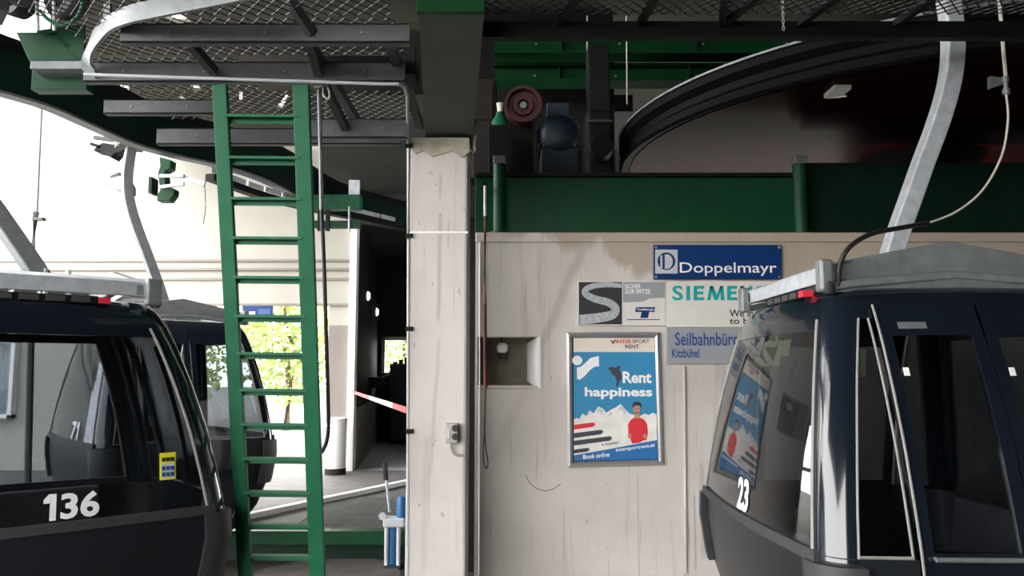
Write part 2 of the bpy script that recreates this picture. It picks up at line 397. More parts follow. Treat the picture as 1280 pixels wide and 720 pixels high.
m_ = MB().box((6.4, -6, GL), (6.7, 13.5, 5.6)); st(m_.build('wall_added_right', 'room_dark'), 'unseen dark wall added beyond the bullwheel to darken reflections', 'wall')  # added out of view so that glass and bullwheel reflect dark
st(MB().box((-1.6, -6.3, GL), (6.7, -6, 5.6)).build('wall_added_front', 'room_dark'), 'unseen dark wall added behind the viewer to darken glass reflections', 'wall')  # unseen, added to keep bright sky out of the door glass
m_ = MB().box((4.4, 9.8, -.02), (6.0, 10.0, 5.6)); st(m_.build('wall_reflection_edge', 'green_dark'), 'dark green wall added behind the bullwheel to bound its reflection', 'wall')  # added to end the pale reflection under the bullwheel

st(MB().box((-.62, 8.5, zt), (1.12, 8.6, 5.6)).build('drive_backdrop', 'black_steel'), 'black sheet added for the dark space behind the drive motor', 'wall')  # black sheet standing in for the darkness behind the machinery
m_ = MB().box((1.4, 13.3, 2.3), (6.7, 13.5, 5.6)); m_.box((1.4, 13.3, -.02), (5.7, 13.5, 1.0)); m_.box((5.7, 13.3, -.02), (6.7, 13.5, 2.3)); st(m_.build('wall_added_rear', 'room_dark'), 'dark rear wall added against bounced light, with an opening for the reflection', 'wall')  # added to cut bounced light; its opening shapes the bullwheel reflection
# far building across the tracks
YF = 13.5
zl = P(300, 381, YF).z
fx1 = P(437, 400, YF).x; fxc = P(411, 400, YF).x
m_ = MB().box((-16, YF, zl), (fx1, YF + .3, 9)); m_.box((fxc, YF + .02, -.05), (fx1, YF + .3, zl)); m_.box((-16, YF + .1, -.05), (-5.4, YF + .3, zl))
fw = m_.build('wall_far', 'render'); st(fw, 'sunlit cream wall of the building across the tracks', 'wall')
m_ = MB()
for y, d in ((326, .05), (337, .07), (349, .05), (381, .04)):
    z = P(300, y, YF).z; m_.box((-16, YF - d, z - .02), (fx1, YF, z + .02))
m_.build('ledge', 'render_grey', fw)
MB().box((fxc, YF - .02, -.05), (fx1, YF + .02, zl - .35)).build('column_facing', 'render_grey', fw, bevel=.01)
tr = MB().box((P(437, 400, YF).x, YF - .1, -.03), (P(446, 400, YF).x, YF + .1, P(440, 284, YF).z)).build('trim_1', 'white', bevel=.006)
st(tr, 'pale door jamb at the dark passage', 'trim')
# window of the far wall, seen through the cabin
a, b = P(-30, 424, YF + .05), P(17, 523, YF + .05)
wr = empty('window_1', ((a.x + b.x) / 2, YF, b.z), 'white framed window in the far wall seen through the front cabin', 'window', kind='structure')
m_ = MB(); t = .07
for q0, q1 in (((a.x, a.z), (b.x, a.z - t)), ((a.x, b.z + t), (b.x, b.z)), ((a.x, a.z), (a.x + t, b.z)), ((b.x - t, a.z), (b.x, b.z))):
    m_.box((q0[0], YF - .04, q0[1]), (q1[0], YF + .12, q1[1]))
m_.build('window_frame', 'white', wr, bevel=.006)
MB().box((a.x + t, YF + .04, b.z + t), (b.x - t, YF + .05, a.z - t)).build('pane', 'window_glass', wr)
m_ = MB()
for i in range(12):
    x = a.x + t + i * (b.x - a.x - 2 * t) / 12
    m_.box((x, YF + .06, b.z + t), (x + .03, YF + .07, a.z - t))
m_.build('curtain', 'light_grey', wr)

# dark passage beyond the jamb
xl = P(446, 400, YF).x; xr = 1.2; ye = 19.0; zc = 4.2; xe = P(472, 440, ye).x
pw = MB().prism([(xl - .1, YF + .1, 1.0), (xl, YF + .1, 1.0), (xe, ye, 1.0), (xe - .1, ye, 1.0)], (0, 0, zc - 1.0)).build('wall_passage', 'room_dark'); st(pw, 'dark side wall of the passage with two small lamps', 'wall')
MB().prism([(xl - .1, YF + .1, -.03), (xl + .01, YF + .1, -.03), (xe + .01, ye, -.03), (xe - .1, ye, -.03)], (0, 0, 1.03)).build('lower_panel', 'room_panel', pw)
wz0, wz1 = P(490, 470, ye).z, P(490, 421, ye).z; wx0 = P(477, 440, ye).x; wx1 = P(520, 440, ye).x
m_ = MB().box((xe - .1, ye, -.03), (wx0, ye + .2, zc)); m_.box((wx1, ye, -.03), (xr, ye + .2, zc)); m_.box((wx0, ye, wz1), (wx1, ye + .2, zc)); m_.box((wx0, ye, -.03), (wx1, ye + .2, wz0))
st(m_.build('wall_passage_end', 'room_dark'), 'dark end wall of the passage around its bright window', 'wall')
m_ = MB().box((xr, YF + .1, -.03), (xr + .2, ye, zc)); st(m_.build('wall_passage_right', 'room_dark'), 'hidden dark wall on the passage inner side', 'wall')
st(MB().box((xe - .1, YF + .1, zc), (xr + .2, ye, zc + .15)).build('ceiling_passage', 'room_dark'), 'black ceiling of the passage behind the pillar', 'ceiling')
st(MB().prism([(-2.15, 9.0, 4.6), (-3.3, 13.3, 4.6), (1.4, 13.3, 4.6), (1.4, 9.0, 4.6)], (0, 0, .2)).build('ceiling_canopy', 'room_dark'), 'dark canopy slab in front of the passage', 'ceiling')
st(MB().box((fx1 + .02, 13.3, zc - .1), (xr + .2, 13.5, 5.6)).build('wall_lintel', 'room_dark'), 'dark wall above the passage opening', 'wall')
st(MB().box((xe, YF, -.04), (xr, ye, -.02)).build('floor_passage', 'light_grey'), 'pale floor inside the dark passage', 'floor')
wr = empty('window_2', (wx0, ye, wz0), 'small bright window at the end of the dark passage', 'window', kind='structure')
m_ = MB(); t = .08
for q0, q1 in (((wx0, wz1), (wx1, wz1 - t)), ((wx0, wz0 + t), (wx1, wz0)), ((wx0, wz1), (wx0 + t, wz0)), ((wx1 - t, wz1), (wx1, wz0))):
    m_.box((q0[0], ye - .03, q0[1]), (q1[0], ye + .1, q1[1]))
m_.build('window_frame', 'white', wr)
MB().box((wx0 + t, ye + .03, wz0 + t), (wx1 - t, ye + .04, wz1 - t)).build('pane', 'window_glass', wr)


# ------------------------------------------------------------------ cabins
ZP = [(-.12, .50, .66), (.0, .62, .82), (.2, .715, .95), (.45, .785, 1.03), (.7, .815, 1.06), (.86, .81, 1.05), (1.05, .79, 1.01), (1.3, .755, .95),
      (1.55, .71, .87), (1.75, .665, .795), (1.88, .63, .735), (1.94, .60, .70), (1.985, .55, .64), (2.0, .46, .55)]


def ab(z):
    if z <= ZP[0][0]: return ZP[0][1:]
    for (z0, a0, b0), (z1, a1, b1) in zip(ZP, ZP[1:]):
        if z <= z1:
            t = (z - z0) / (z1 - z0); return a0 + (a1 - a0) * t, b0 + (b1 - b0) * t
    return ZP[-1][1:]


RC = .13


def bow(t, T, k): return k * max(0.0, 1 - (t / T) ** 2)             # the sides are gently curved in plan


BX, BY = .055, .03


def surf(face, t, z, off=0):
    a, b = ab(z)
    if face[0] == 'x': off += bow(t, b - RC, BX)
    else: off += bow(t, a - RC, BY)
    if face == 'x-': return (-(a + off), t, z)
    if face == 'x+': return (a + off, t, z)
    if face == 'y-': return (t, -(b + off), z)
    return (t, b + off, z)


def patch(mb, face, t0, t1, z0, z1, off=0, th=.02, nz=9, nt=4):
    g0, g1 = [], []
    for i in range(nz + 1):
        z = z0 + (z1 - z0) * i / nz
        A = t0(z) if callable(t0) else t0; B = t1(z) if callable(t1) else t1
        g0.append([surf(face, A + (B - A) * j / nt, z, off) for j in range(nt + 1)])
        g1.append([surf(face, A + (B - A) * j / nt, z, off - th) for j in range(nt + 1)])
    mb.grid(g0); mb.grid(g1)
    for side in (0, nt):
        mb.grid([[g0[i][side], g1[i][side]] for i in range(nz + 1)])
    for row in (0, nz):
        mb.grid([g0[row], g1[row]])
    return mb


def ring_pts(z, off=0, grow=0, n=6):
    a, b = ab(z); r = RC; pts = []; k = 8
    for sx, sy, st_, face in ((1, 1, 0, 'y+'), (-1, 1, 90, 'x-'), (-1, -1, 180, 'y-'), (1, -1, 270, 'x+')):
        for i in range(n + 1):
            th = math.radians(st_ + 90 * i / n); pts.append((sx * (a - r) + (r + off) * math.cos(th), sy * (b - r) + (r + off) * math.sin(th), z))
        T = (a - r) if face[0] == 'y' else (b - r); sg = 1 if face in ('y+', 'x-') else -1
        for i in range(1, k):
            pts.append(surf(face, sg * T * (1 - 2 * i / k), z, off))
    return pts


def shell(mb, zs, off=0, cap0=False, cap1=False):
    rows = [ring_pts(z, off) for z in zs]; k = len(rows[0])
    mb.add([v for r_ in rows for v in r_], [(i * k + j, i * k + (j + 1) % k, (i + 1) * k + (j + 1) % k, (i + 1) * k + j) for i in range(len(zs) - 1) for j in range(k)])
    if cap0: mb.add(rows[0], [tuple(range(k))])
    if cap1: mb.add(rows[-1], [tuple(range(k))])
    return mb


def corner_patch(mb, sx, sy, z0, z1, off, th, ang0, ang1, nz=9, n=6):
    """rounded corner strip of the body between two angles"""
    g0, g1 = [], []
    for i in range(nz + 1):
        z = z0 + (z1 - z0) * i / nz; a, b = ab(z); R0, R1 = [], []
        for j in range(n + 1):
            th_ = math.radians(ang0 + (ang1 - ang0) * j / n)
            for R, o in ((R0, off), (R1, off - th)):
                R.append((sx * (a - RC + (RC + o) * math.cos(th_)), sy * (b - RC + (RC + o) * math.sin(th_)), z))
        g0.append(R0); g1.append(R1)
    mb.grid(g0); mb.grid(g1)
    for s_ in (0, n): mb.grid([[g0[i][s_], g1[i][s_]] for i in range(nz + 1)])
    for row in (0, nz): mb.grid([g0[row], g1[row]])
    return mb


ZS, ZR = .86, 1.84                                                  # sill and window head


def make_cabin(name, loc, rz, label, hy=0.0, side=0.0, hm='galv'):
    r = empty(name, loc, label, 'cabin', 'gondola cabins parked in the station', rz)
    L_ = dict(local=True)
    shell(MB(), [-.12, 0, .2, .45, .7, ZS], 0, True).build('lower_body', 'cabin_lower', r, smooth=True, **L_)
    shell(MB(), [ZR, 1.88, 1.94, 1.985, 2.0], 0, False, True).build('roof', 'cabin_black', r, smooth=True, **L_)
    MB().box((-.6, -.8, .0), (.6, .8, .04)).build('cabin_floor', 'interior', r, **L_)
    for sx in (1, -1):
        for sy in (1, -1):
            m = MB(); corner_patch(m, sx, sy, ZS - .02, ZR + .02, .002, .03, 0, 90)
            m.build('corner_post', 'cabin_black', r, smooth=True, **L_)
            m = MB(); corner_patch(m, sx, sy, .42, ZS - .03, .04, .06, -8, 98); m.build('bumper', 'rubber_grey', r, smooth=True, bevel=.012, **L_)
    for f in ('x-', 'x+'):
        T = lambda z: ab(z)[1] - RC
        g = patch(MB(), f, lambda z: -T(z), T, ZS, ZR, .0, .006, 10, 6).build('end_window', 'glass', r, smooth=True, **L_)
        for s_ in (1, -1):
            m = MB().tube([surf(f, s_ * (T(z) + .0), z, .004) for z in [ZS + (ZR - ZS) * i / 12 for i in range(13)]], .008, 6)
            m.build('window_seal', 'cabin_trim', g, smooth=True, **L_)
        patch(MB(), f, lambda z: -T(z), T, ZR - .05, ZR + .01, .004, .03, 2, 6).build('window_head', 'cabin_black', r, smooth=True, **L_)
        patch(MB(), f, lambda z: -T(z) - .04, lambda z: T(z) + .04, ZS - .035, ZS + .012, .016, .03, 2, 6).build('window_sill', 'rubber_grey', r, smooth=True, **L_)
    for f in ('y-', 'y+'):
        T = lambda z: ab(z)[0] - RC
        for s_ in (1, -1):
            m = MB()
            lo, hi = (lambda z: .465, T) if s_ > 0 else (lambda z: -T(z), lambda z: -.465)
            g = patch(m, f, lo, hi, ZS, ZR, .0, .006, 10, 3).build('quarter_window', 'glass', r, smooth=True, **L_)
            zz = [ZS + (ZR - ZS) * i / 12 for i in range(13)]; m = MB()
            m.tube([surf(f, s_ * T(z), z, .004) for z in zz], .0055, 6); m.tube([surf(f, s_ * max(.47, min(T(z), .47)), z, .004) for z in zz], .0055, 6)
            m.tube([surf(f, s_ * .47, ZS + .006, .004), surf(f, s_ * T(ZS), ZS + .006, .004)], .007, 6)
            m.build('window_seal', 'cabin_trim', g, smooth=True, **L_)
            # door leaf: frame with glass, slightly proud of the body
            q0, q1 = (.005, .445) if s_ > 0 else (-.445, -.005); m = MB(); o_ = .022
            patch(m, f, q0, q0 + .05, .1, 1.9, o_, .03, 16, 1); patch(m, f, q1 - .05, q1, .1, 1.9, o_, .03, 16, 1)
            patch(m, f, q0, q1, 1.76, 1.9, o_, .03, 3, 2); patch(m, f, q0, q1, .1, .89, o_, .03, 7, 2)
            lf = m.build('door_leaf', 'cabin_black', r, smooth=True, **L_)
            patch(MB(), f, q0 + .05, q1 - .05, .89, 1.76, o_ - .01, .006, 10, 2).build('door_glass', 'glass', lf, smooth=True, **L_)
            e = q1 if s_ > 0 else q0; m = MB()
            m.tube([surf(f, e, .1 + 1.8 * i / 20, o_ + .004) for i in range(21)], .006, 6)
            m.build('door_seal', 'cabin_trim', lf, smooth=True, **L_)
            m = MB(); m.tube([surf(f, q0 + .04, .87, o_ + .025), surf(f, q1 - .02, .87, o_ + .025)], .010, 8)
            for t in (q0 + .05, q1 - .04): m.tube([surf(f, t, .87, o_ - .01), surf(f, t, .87, o_ + .025)], .008, 6)
            m.build('door_bar', 'galv', lf, smooth=True, **L_)
    # benches facing each other along the two ends
    for s_ in (1, -1):
        m = MB().box((s_ * .30, -.72, .40), (s_ * .68, .72, .46)); m.box((s_ * .42, -.68, .04), (s_ * .62, .68, .40))
        bn = m.build('bench', 'seat', r, bevel=.02, **L_)
        m = MB().prism([(s_ * .62, -.72, .46), (s_ * .69, -.72, .46), (s_ * .74, -.72, .84), (s_ * .67, -.72, .84)], (0, 1.44, 0)); m.build('bench_back', 'interior', bn, bevel=.015, **L_)
    # roof rack: trapezoid cross members front and back, side beams, posts, hinge blocks
    rk = None
    rk = MB().box((-.54, -.02, 1.985), (.54, .02, 2.03)).build('roof_rack', 'galv', r, **L_)
    for s_ in (1, -1):
        m = MB(); y = s_ * .60
        pr = [(-.60, 2.02), (-.60, 2.09), (-.50, 2.125), (0, 2.215), (.50, 2.125), (.60, 2.09), (.60, 2.02), (.5, 2.03), (0, 2.07), (-.5, 2.03)]
        m.prism([(x, y, z) for x, z in pr], (0, -s_ * .05, 0))
        pr = [(-.62, 2.005), (-.5, 2.03), (0, 2.07), (.5, 2.03), (.62, 2.005)]
        m.prism([(x, y + s_ * .03, z) for x, z in pr] + [(x, y + s_ * .06, z - .005) for x, z in pr[::-1]], (0, 0, -.035))
        m.build('cross_member', 'galv', rk, bevel=.006, **L_)
    for s_ in (1, -1):
        m = MB().prism([(s_ * .60, -.64, 2.02), (s_ * .60, -.64, 2.10), (s_ * .60, .64, 2.10), (s_ * .60, .64, 2.02)], (s_ * -.035, 0, 0))
        m.prism([(s_ * .60, -.64, 2.10), (s_ * .48, -.62, 2.13), (s_ * .48, .62, 2.13), (s_ * .60, .64, 2.10)], (0, 0, -.012))
        m.build('side_beam', 'galv_light', rk, bevel=.005, **L_)
        for t in (-1, 1):
            m = MB().box((s_ * .58, t * .60, 1.97), (s_ * .64, t * .68, 2.12)); m.build('hinge_block', 'galv', rk, bevel=.012, **L_)
            MB().lathe([(0, .0), (.022, 0), (.03, .02), (.03, .04), (.012, .07), (0, .075)], (s_ * .60, t * .66, 1.975 if t > 0 else 1.96), n=14).build('rubber_stop', 'rubber', rk, smooth=True, **L_)
    m = MB()
    for s_ in (-1,):
        m.box((s_ * .56, -.36, 1.965), (s_ * .625, .18, 2.005))
    vb = m.build('vent_box', 'black_steel', rk, bevel=.004, **L_)
    m = MB()
    for s_ in (-1,):
        for i in range(4): m.box((s_ * .625, -.32 + i * .12, 1.97), (s_ * .632, -.23 + i * .12, 2.0))
    m.build('vent_slot', 'galv_dark', vb, **L_)
    MB().box((-.632, -.42, 1.968), (-.58, -.36, 2.0)).build('reflector', 'red_mark', vb, **L_)
    # hanger arm
    path = [(-.03, 0, 2.02), (-.01, 0, 2.16), (.05, 0, 2.34), (.13, 0, 2.54), (.21, 0, 2.74), (.29, 0, 2.93), (.36, 0, 3.12), (.405, 0, 3.30), (.42, 0, 3.48), (.41, 0, 3.66), (.39, 0, 3.84)]
    path = [(x, hy + side * min(z - 2.02, .75), z) for x, y, z in path]
    pr = [(-.048, -.05), (.048, -.05), (.048, .05), (-.048, .05)]
    hg = MB().sweep(spline(path, 4), pr, (0, 1, 0)).build('hanger_arm', hm, r, bevel=.008, **L_)
    m = MB().prism([(-.10, hy - .07, 2.0), (.06, hy - .07, 2.0), (.06, hy - .07, 2.10), (.0, hy - .07, 2.20), (-.07, hy - .07, 2.20), (-.10, hy - .07, 2.12)], (0, .02, 0))
    m.prism([(-.10, hy + .05, 2.0), (.06, hy + .05, 2.0), (.06, hy + .05, 2.10), (.0, hy + .05, 2.20), (-.07, hy + .05, 2.20), (-.10, hy + .05, 2.12)], (0, .02, 0))
    for z in (2.06, 2.14): m.tube([(-.03, hy - .085, z), (-.03, hy + .085, z)], .018, 8, (1, 0, 0))
    m.box((-.25, hy - .06, 1.99), (.25, hy + .06, 2.03)); m.build('hanger_foot', 'galv_light', hg, bevel=.004, **L_)
    ex = 0; hy2 = path[-1][1]
    m = MB().box((ex + .25, hy2 - .16, 3.80), (ex + .52, hy2 + .16, 3.93)); m.box((ex + .20, hy2 - .05, 3.86), (ex + .58, hy2 + .05, 3.98))
    for t in (-.2, .2): m.lathe([(.0, -.03), (.09, -.03), (.09, .03), (0, .03)], (ex + .22, hy2 + t, 3.93), (1, 0, 0), 16)
    m.build('rope_grip', 'galv_dark', hg, bevel=.006, **L_)
    return r


c23 = make_cabin('gondola_cabin', (2.06, 4.33, 0), 0, 'black cabin with number 23 beside the sign wall, doors facing the viewer', hm='galv_light')  # arm in lighter metal; the backlit arms of the others take a darker one
c136 = make_cabin('gondola_cabin', (-2.90, 4.53, .0), math.radians(130), 'large black cabin with number 136 and a yellow sticker, next to the ladder', -.26, .60)
c71 = make_cabin('gondola_cabin', (-3.62, 8.3, .105), math.radians(220), 'black cabin with number 71 seen behind the ladder and cabin 136')


def cabin_number(cab, txt, face, tc, zc, wd, ht, flip):
    def cv(a, b): return surf(face, tc + flip * (a - wd / 2), zc + b, .006)
    def one(x, mb):
        w_ = ht * .22
        for q in ([(x + w_, 0), (x + 2 * w_, 0), (x + 2 * w_, ht * .5), (x + w_, ht * .5)], [(x + w_, ht * .5), (x + 2 * w_, ht * .5), (x + 2 * w_, ht), (x + w_ * 1.2, ht)], [(x, ht * .66), (x + w_, ht * .66), (x + w_ * 1.2, ht), (x + w_ * .8, ht), (x, ht * .80)]):
            pts = [Vector(cv(a, b)) for a, b in q]; nrm = Vector(surf(face, 0, zc, .004)) - Vector(surf(face, 0, zc, 0)); mb.prism(pts, nrm.normalized() * .002)
    if txt == '136':
        mb = MB(); one(0, mb); mb.build('number', 'decal_white', cab, local=True); rest, x = '36', .30
    elif txt == '71':
        mb = MB(); one(wd * .56, mb); mb.build('number', 'decal_white', cab, local=True); rest, x = '7', 0
    else: rest, x = txt, 0
    w2 = wd * .5 if txt == '71' else wd * (1 - x)
    return lettering(rest, None, None, None, w2, ht, 'decal_white', cab, 'number', .03, .002, 0, lambda a, b: cv(a + wd * x, b), local=True)


# local t axis runs along +y for the x faces
cabin_number(c23, '23', 'x-', -.08, .885, .18, .165, -1)
cabin_number(c136, '136', 'x-', -.24, .885, .25, .125, -1)
cabin_number(c71, '71', 'x+', .42, .88, .28, .16, 1)


def cabin_sticker(cab, face, t, z, wd, ht, m, name):
    mb = patch(MB(), face, t - wd / 2, t + wd / 2, z, z + ht, .010, .003, 2, 2); return mb.build(name, m, cab, local=True)


tS, zS = -.70, 1.03
s_ = cabin_sticker(c136, 'x-', tS, zS, .085, .14, 'yellow', 'safety_sticker')
m = MB(); patch(m, 'x-', tS - .034, tS + .034, zS + .012, zS + .085, .013, .002, 1, 1); m.build('sticker_panel', 'light_grey', s_, local=True)
for z_, mt in ((.095, 'ink'), (.018, 'blue_mid'), (.05, 'blue_mid')):
    m = MB()
    for k in range(3): patch(m, 'x-', tS - .032 + k * .023, tS - .014 + k * .023, zS + z_, zS + z_ + .02, .015, .002, 1, 1)
    m.build('pictogram', mt, s_, local=True)
# pale green patches inside the glass of cabin 23
m = MB(); patch(m, 'x-', -.40, .0, 1.68, 1.76, -.008, .002, 2, 4); patch(m, 'x-', -.26, -.10, 1.76, 1.80, -.008, .002, 1, 2); patch(m, 'x-', -.32, .06, 1.63, 1.68, -.008, .002, 1, 4); m.build('pale_patch', 'pale_green', c23, local=True)
m = MB(); patch(m, 'y-', lambda z: -(ab(z)[0] - RC) + .012, lambda z: -(ab(z)[0] - RC) + .040, 1.58, 1.70, -.008, .002, 2, 1); m.build('pale_patch', 'pale_green', c23, local=True)
# small marks on cabin 23
m = MB(); patch(m, 'y-', -.36, -.24, 1.79, 1.82, .026, .004, 1, 1); m.build('door_plate', 'galv', c23, local=True)
for t in (-.385, .06):
    m = MB(); patch(m, 'y-', t, t + .022, 1.585, 1.62, .028, .006, 1, 1); m.build('door_latch', 'white', c23, local=True)
# cable that works the doors: pale rod down from the grip, then a loop to the roof
def L23(px, py, Y): return P(px, py, Y)
m = MB().tube([P(1247, -40, 4.3), P(1249, 0, 4.3), P(1257, 95, 4.3)], .010, 8); rod = m.build('door_rod', 'cable_white', c23, smooth=True)
m = MB().lathe([(0, 0), (.02, 0), (.02, .03), (.012, .03), (.012, .07), (.018, .07), (.018, .10), (0, .10)], P(1258, 118, 4.3), (0, 0, 1), 12)
m.prism([P(x, y, 4.3) for x, y in ((1238, 95), (1252, 97), (1256, 104), (1238, 110))], (0, .03, 0)); m.build('rod_bracket', 'galv', rod)
m = MB().tube(spline([P(1258, 118, 4.3), P(1260, 150, 4.28), P(1252, 195, 4.2), P(1228, 238, 4.1), P(1195, 265, 4.0), P(1160, 279, 3.9), ], 8), .006, 8); m.build('door_cable', 'cable_white', c23, smooth=True)
m = MB().tube(spline([P(1160, 279, 3.9), P(1125, 285, 3.8), P(1090, 292, 3.72), P(1063, 308, 3.66), P(1050, 330, 3.66), P(1047, 358, 3.68)], 8), .012, 8); m.build('door_cable', 'cable_black', c23, smooth=True)

# ------------------------------------------------------------------ signs on the wall
YS = YW - .03
r = empty('blue_sign', P(897, 348, YS), 'blue enamel sign with white lettering, topmost on the wall', 'sign')
wrect(817, 306, 977, 349, YS, .02).build('panel', 'blue_sign', r, bevel=.003)
wrect(819, 312, 847, 342, YS - .003, .003).build('emblem_square', 'light_grey', r)
m = MB().lathe([(0, 0), (.068, 0), (.068, .002), (0, .002)], P(833, 326.5, YS - .006), (0, 1, 0), 28); m.build('emblem_disc', 'blue_sign', r)
m = wpoly([(825.5, 319), (828, 319), (828, 335), (825.5, 335)], YS - .008, .002)
o_ = [(831, 318)] + [(834 + 7 * math.sin(math.radians(t)), 327 - 9 * math.cos(math.radians(t))) for t in range(10, 171, 16)] + [(831, 336)]
m.prism([P(x, y, YS - .008) for x, y in o_], (0, .002, 0)); m.build('emblem_letter', 'light_grey', r)
wtext('Doppelmayr', 850, 328, 971, 345, YS - .004, 'decal_white', r, bold=.004)
m = MB()
for x, y in ((820, 309), (974, 309), (820, 346), (974, 346)): m.lathe([(0, 0), (.012, 0), (.012, .006), (0, .006)], P(x, y, YS - .006), (0, 1, 0), 8)
m.build('screw', 'galv', r)

r = empty('white_sign', P(930, 410, YS), 'white sign with teal capital lettering under the blue sign', 'sign')
wrect(832.5, 351.5, 1008, 409, YS + .003, .018).build('panel', 'sign_white', r, bevel=.003)
wtext('S', 840.5, 357, 854, 375.5, YS, 'teal', r, bold=.02); wtext('S', 944.5, 357, 958, 375.5, YS, 'teal', r, bold=.02)
def block(name, polys):
    m = MB()
    for q in polys: m.prism([P(x, y, YS - .001) for x, y in q], (0, .002, 0))
    m.build('lettering', 'teal', r)
def bx(x0, y0, x1, y1): return [(x0, y0), (x1, y0), (x1, y1), (x0, y1)]
def letter_e(x, w_): return [bx(x, 357.3, x + 4.6, 375.3), bx(x + 4.6, 357.3, x + w_, 360.9), bx(x + 4.6, 364.4, x + w_ - 1, 367.8), bx(x + 4.6, 371.7, x + w_, 375.3)]
block('I', [bx(858, 357.3, 862.6, 375.3)]); block('E', letter_e(867, 13.2)); block('E', letter_e(909, 12.5))
block('M', [[(884, 375.3), (887.2, 357.3), (891, 357.3), (888, 375.3)], [(887.2, 357.3), (891.6, 357.3), (896, 369), (894.6, 375.3), (893, 375.3)], [(896, 369), (900.2, 357.3), (903.5, 357.3), (897, 375.3), (894.6, 375.3)], [(900.6, 357.3), (903.8, 357.3), (905.8, 375.3), (901, 375.3)]])
block('N', [bx(925, 357.3, 929, 375.3), [(925, 357.3), (929.6, 357.3), (940, 375.3), (935.6, 375.3)], bx(936.4, 357.3, 940.2, 375.3)])
wtext('We innovate', 912, 387, 975, 396, YS, 'ink', r, bold=.008); wtext('to be safe', 912, 397, 968, 405, YS, 'ink', r, bold=.008)

r = empty('office_sign', P(890, 455, YS), 'grey sign with dark blue lettering under the white sign', 'sign')
wrect(833.5, 410.5, 948, 455, YS + .003, .018).build('panel', 'sign_grey', r, bevel=.003)
wtext('Seilbahnbüro', 844, 415.5, 924, 432, YS, 'blue_mid', r, bold=.01); wtext('Kitzbühel', 840, 436, 874, 447, YS, 'blue_mid', r, bold=.012)

r = empty('rope_sign', P(777, 407, YS), 'small sign picturing a coiled steel rope above the poster', 'sign')
wrect(722, 351, 832, 407, YS + .003, .016).build('panel', 'sign_white', r, bevel=.003)
wrect(723.5, 352.5, 777.5, 405.5, YS, .003).build('picture', 'ink', r)
ctr = spline([P(x, y, YS - .003) for x, y in ((777, 357), (755, 356), (737, 359), (731, 366), (742, 373), (760, 378), (769, 385), (766, 393), (750, 397), (724, 400))], 6)
m = MB()
def wdt(i): return .017 + .022 * i / len(ctr)
rows = []
for i, p in enumerate(ctr):
    t = (ctr[min(i + 1, len(ctr) - 1)] - ctr[max(0, i - 1)]).normalized(); nrm = Vector((-t.z, 0, t.x)); rows.append([p + nrm * wdt(i), p - nrm * wdt(i)])
def clampx(p): return Vector((min(max(p.x, P(724, 380, YS).x), P(777, 380, YS).x), p.y, max(p.z, P(740, 405, YS).z)))
m.grid([[clampx(q) for q in r_] for r_ in rows]); m.build('rope', 'rope_steel', r)
m = MB()
for i in range(3, len(rows) - 2, 2):
    a, b = rows[i][0], rows[i + 2][1]; a = clampx(a) + Vector((0, -.002, 0)); b = clampx(b) + Vector((0, -.002, 0)); m.tube([a, b], .0016, 4)
m.build('rope_strand', 'sign_grey', r)
wpoly([(779, 352.5), (831, 352.5), (831, 372), (812, 373), (804, 377), (779, 378)], YS, .003).build('header', 'sign_grey', r)
wtext('SICHER', 781, 355, 801, 360.5, YS - .002, 'decal_white', r, bold=.01); wtext('ZUR SPITZE', 781, 361.5, 813, 367, YS - .002, 'decal_white', r, bold=.01)
wpoly([(795, 384), (819, 384), (818, 390), (811.5, 390), (810, 397.5), (800.5, 397.5), (802, 390), (794, 390)], YS, .003).build('emblem', 'blue_sign', r)
wtext('Teufelberger', 796, 385.2, 818, 389, YS - .002, 'decal_white', r, bold=.01)
wrect(784, 399, 825, 400, YS, .003).build('rule', 'blue_sign', r)

# framed poster
r = empty('framed_poster', P(769, 583, YS), 'blue ski rental poster in a silver snap frame on the concrete wall', 'poster')
m = MB(); o4 = [(708, 415.5), (824.5, 415), (829.5, 581.5), (710, 584.5)]; i4 = [(714.5, 422), (818.5, 421.5), (823, 575), (716, 577.5)]
for k in range(4):
    a, b, c, d = o4[k], o4[(k + 1) % 4], i4[(k + 1) % 4], i4[k]
    ro = [P(*a, YS), P(*b, YS)]; ri = [P(*d, YS - .004), P(*c, YS - .004)]; rm = [P((a[0] + d[0]) / 2, (a[1] + d[1]) / 2, YS - .022), P((b[0] + c[0]) / 2, (b[1] + c[1]) / 2, YS - .022)]
    m.grid([ro, rm, ri, [p + Vector((0, .02, 0)) for p in ri], [p + Vector((0, .025, 0)) for p in ro], ro])
m.build('frame', 'alu', r)
wpoly(i4, YS + .004, .006).build('backing', 'ink', r)
Z0 = YS + .001
wpoly([(717, 422.5), (818, 422.5), (818.6, 440), (717, 440)], Z0, .003).build('poster_header', 'poster_cream', r)
wpoly([(717, 440), (818.6, 440), (822, 574), (717.5, 576)], Z0, .003).build('poster_sheet', 'poster_blue', r)
wpoly([(717.3, 524), (721, 522), (724, 524), (728, 517), (733, 520), (737, 513), (742, 517), (748, 508), (754, 511), (758, 516), (764, 512), (770, 509), (776, 505), (781, 511), (787, 517), (793, 519), (800, 520), (806, 517), (811, 519), (816, 516), (820.7, 518), (821.2, 550), (790, 556), (717.5, 572)], Z0 - .002, .002).build('mountains', 'snow', r)
m = MB()
for a in ([(748, 509), (745, 517), (750, 514), (752, 519), (755, 513)], [(776, 506), (772, 514), (777, 512), (781, 518), (783, 514)], [(737, 514), (734, 520), (739, 518)], [(764, 513), (760, 520), (766, 518)]):
    m.prism([P(x, y, Z0 - .003) for x, y in a], (0, .001, 0))
m.build('mountain_ridge', 'light_grey', r)
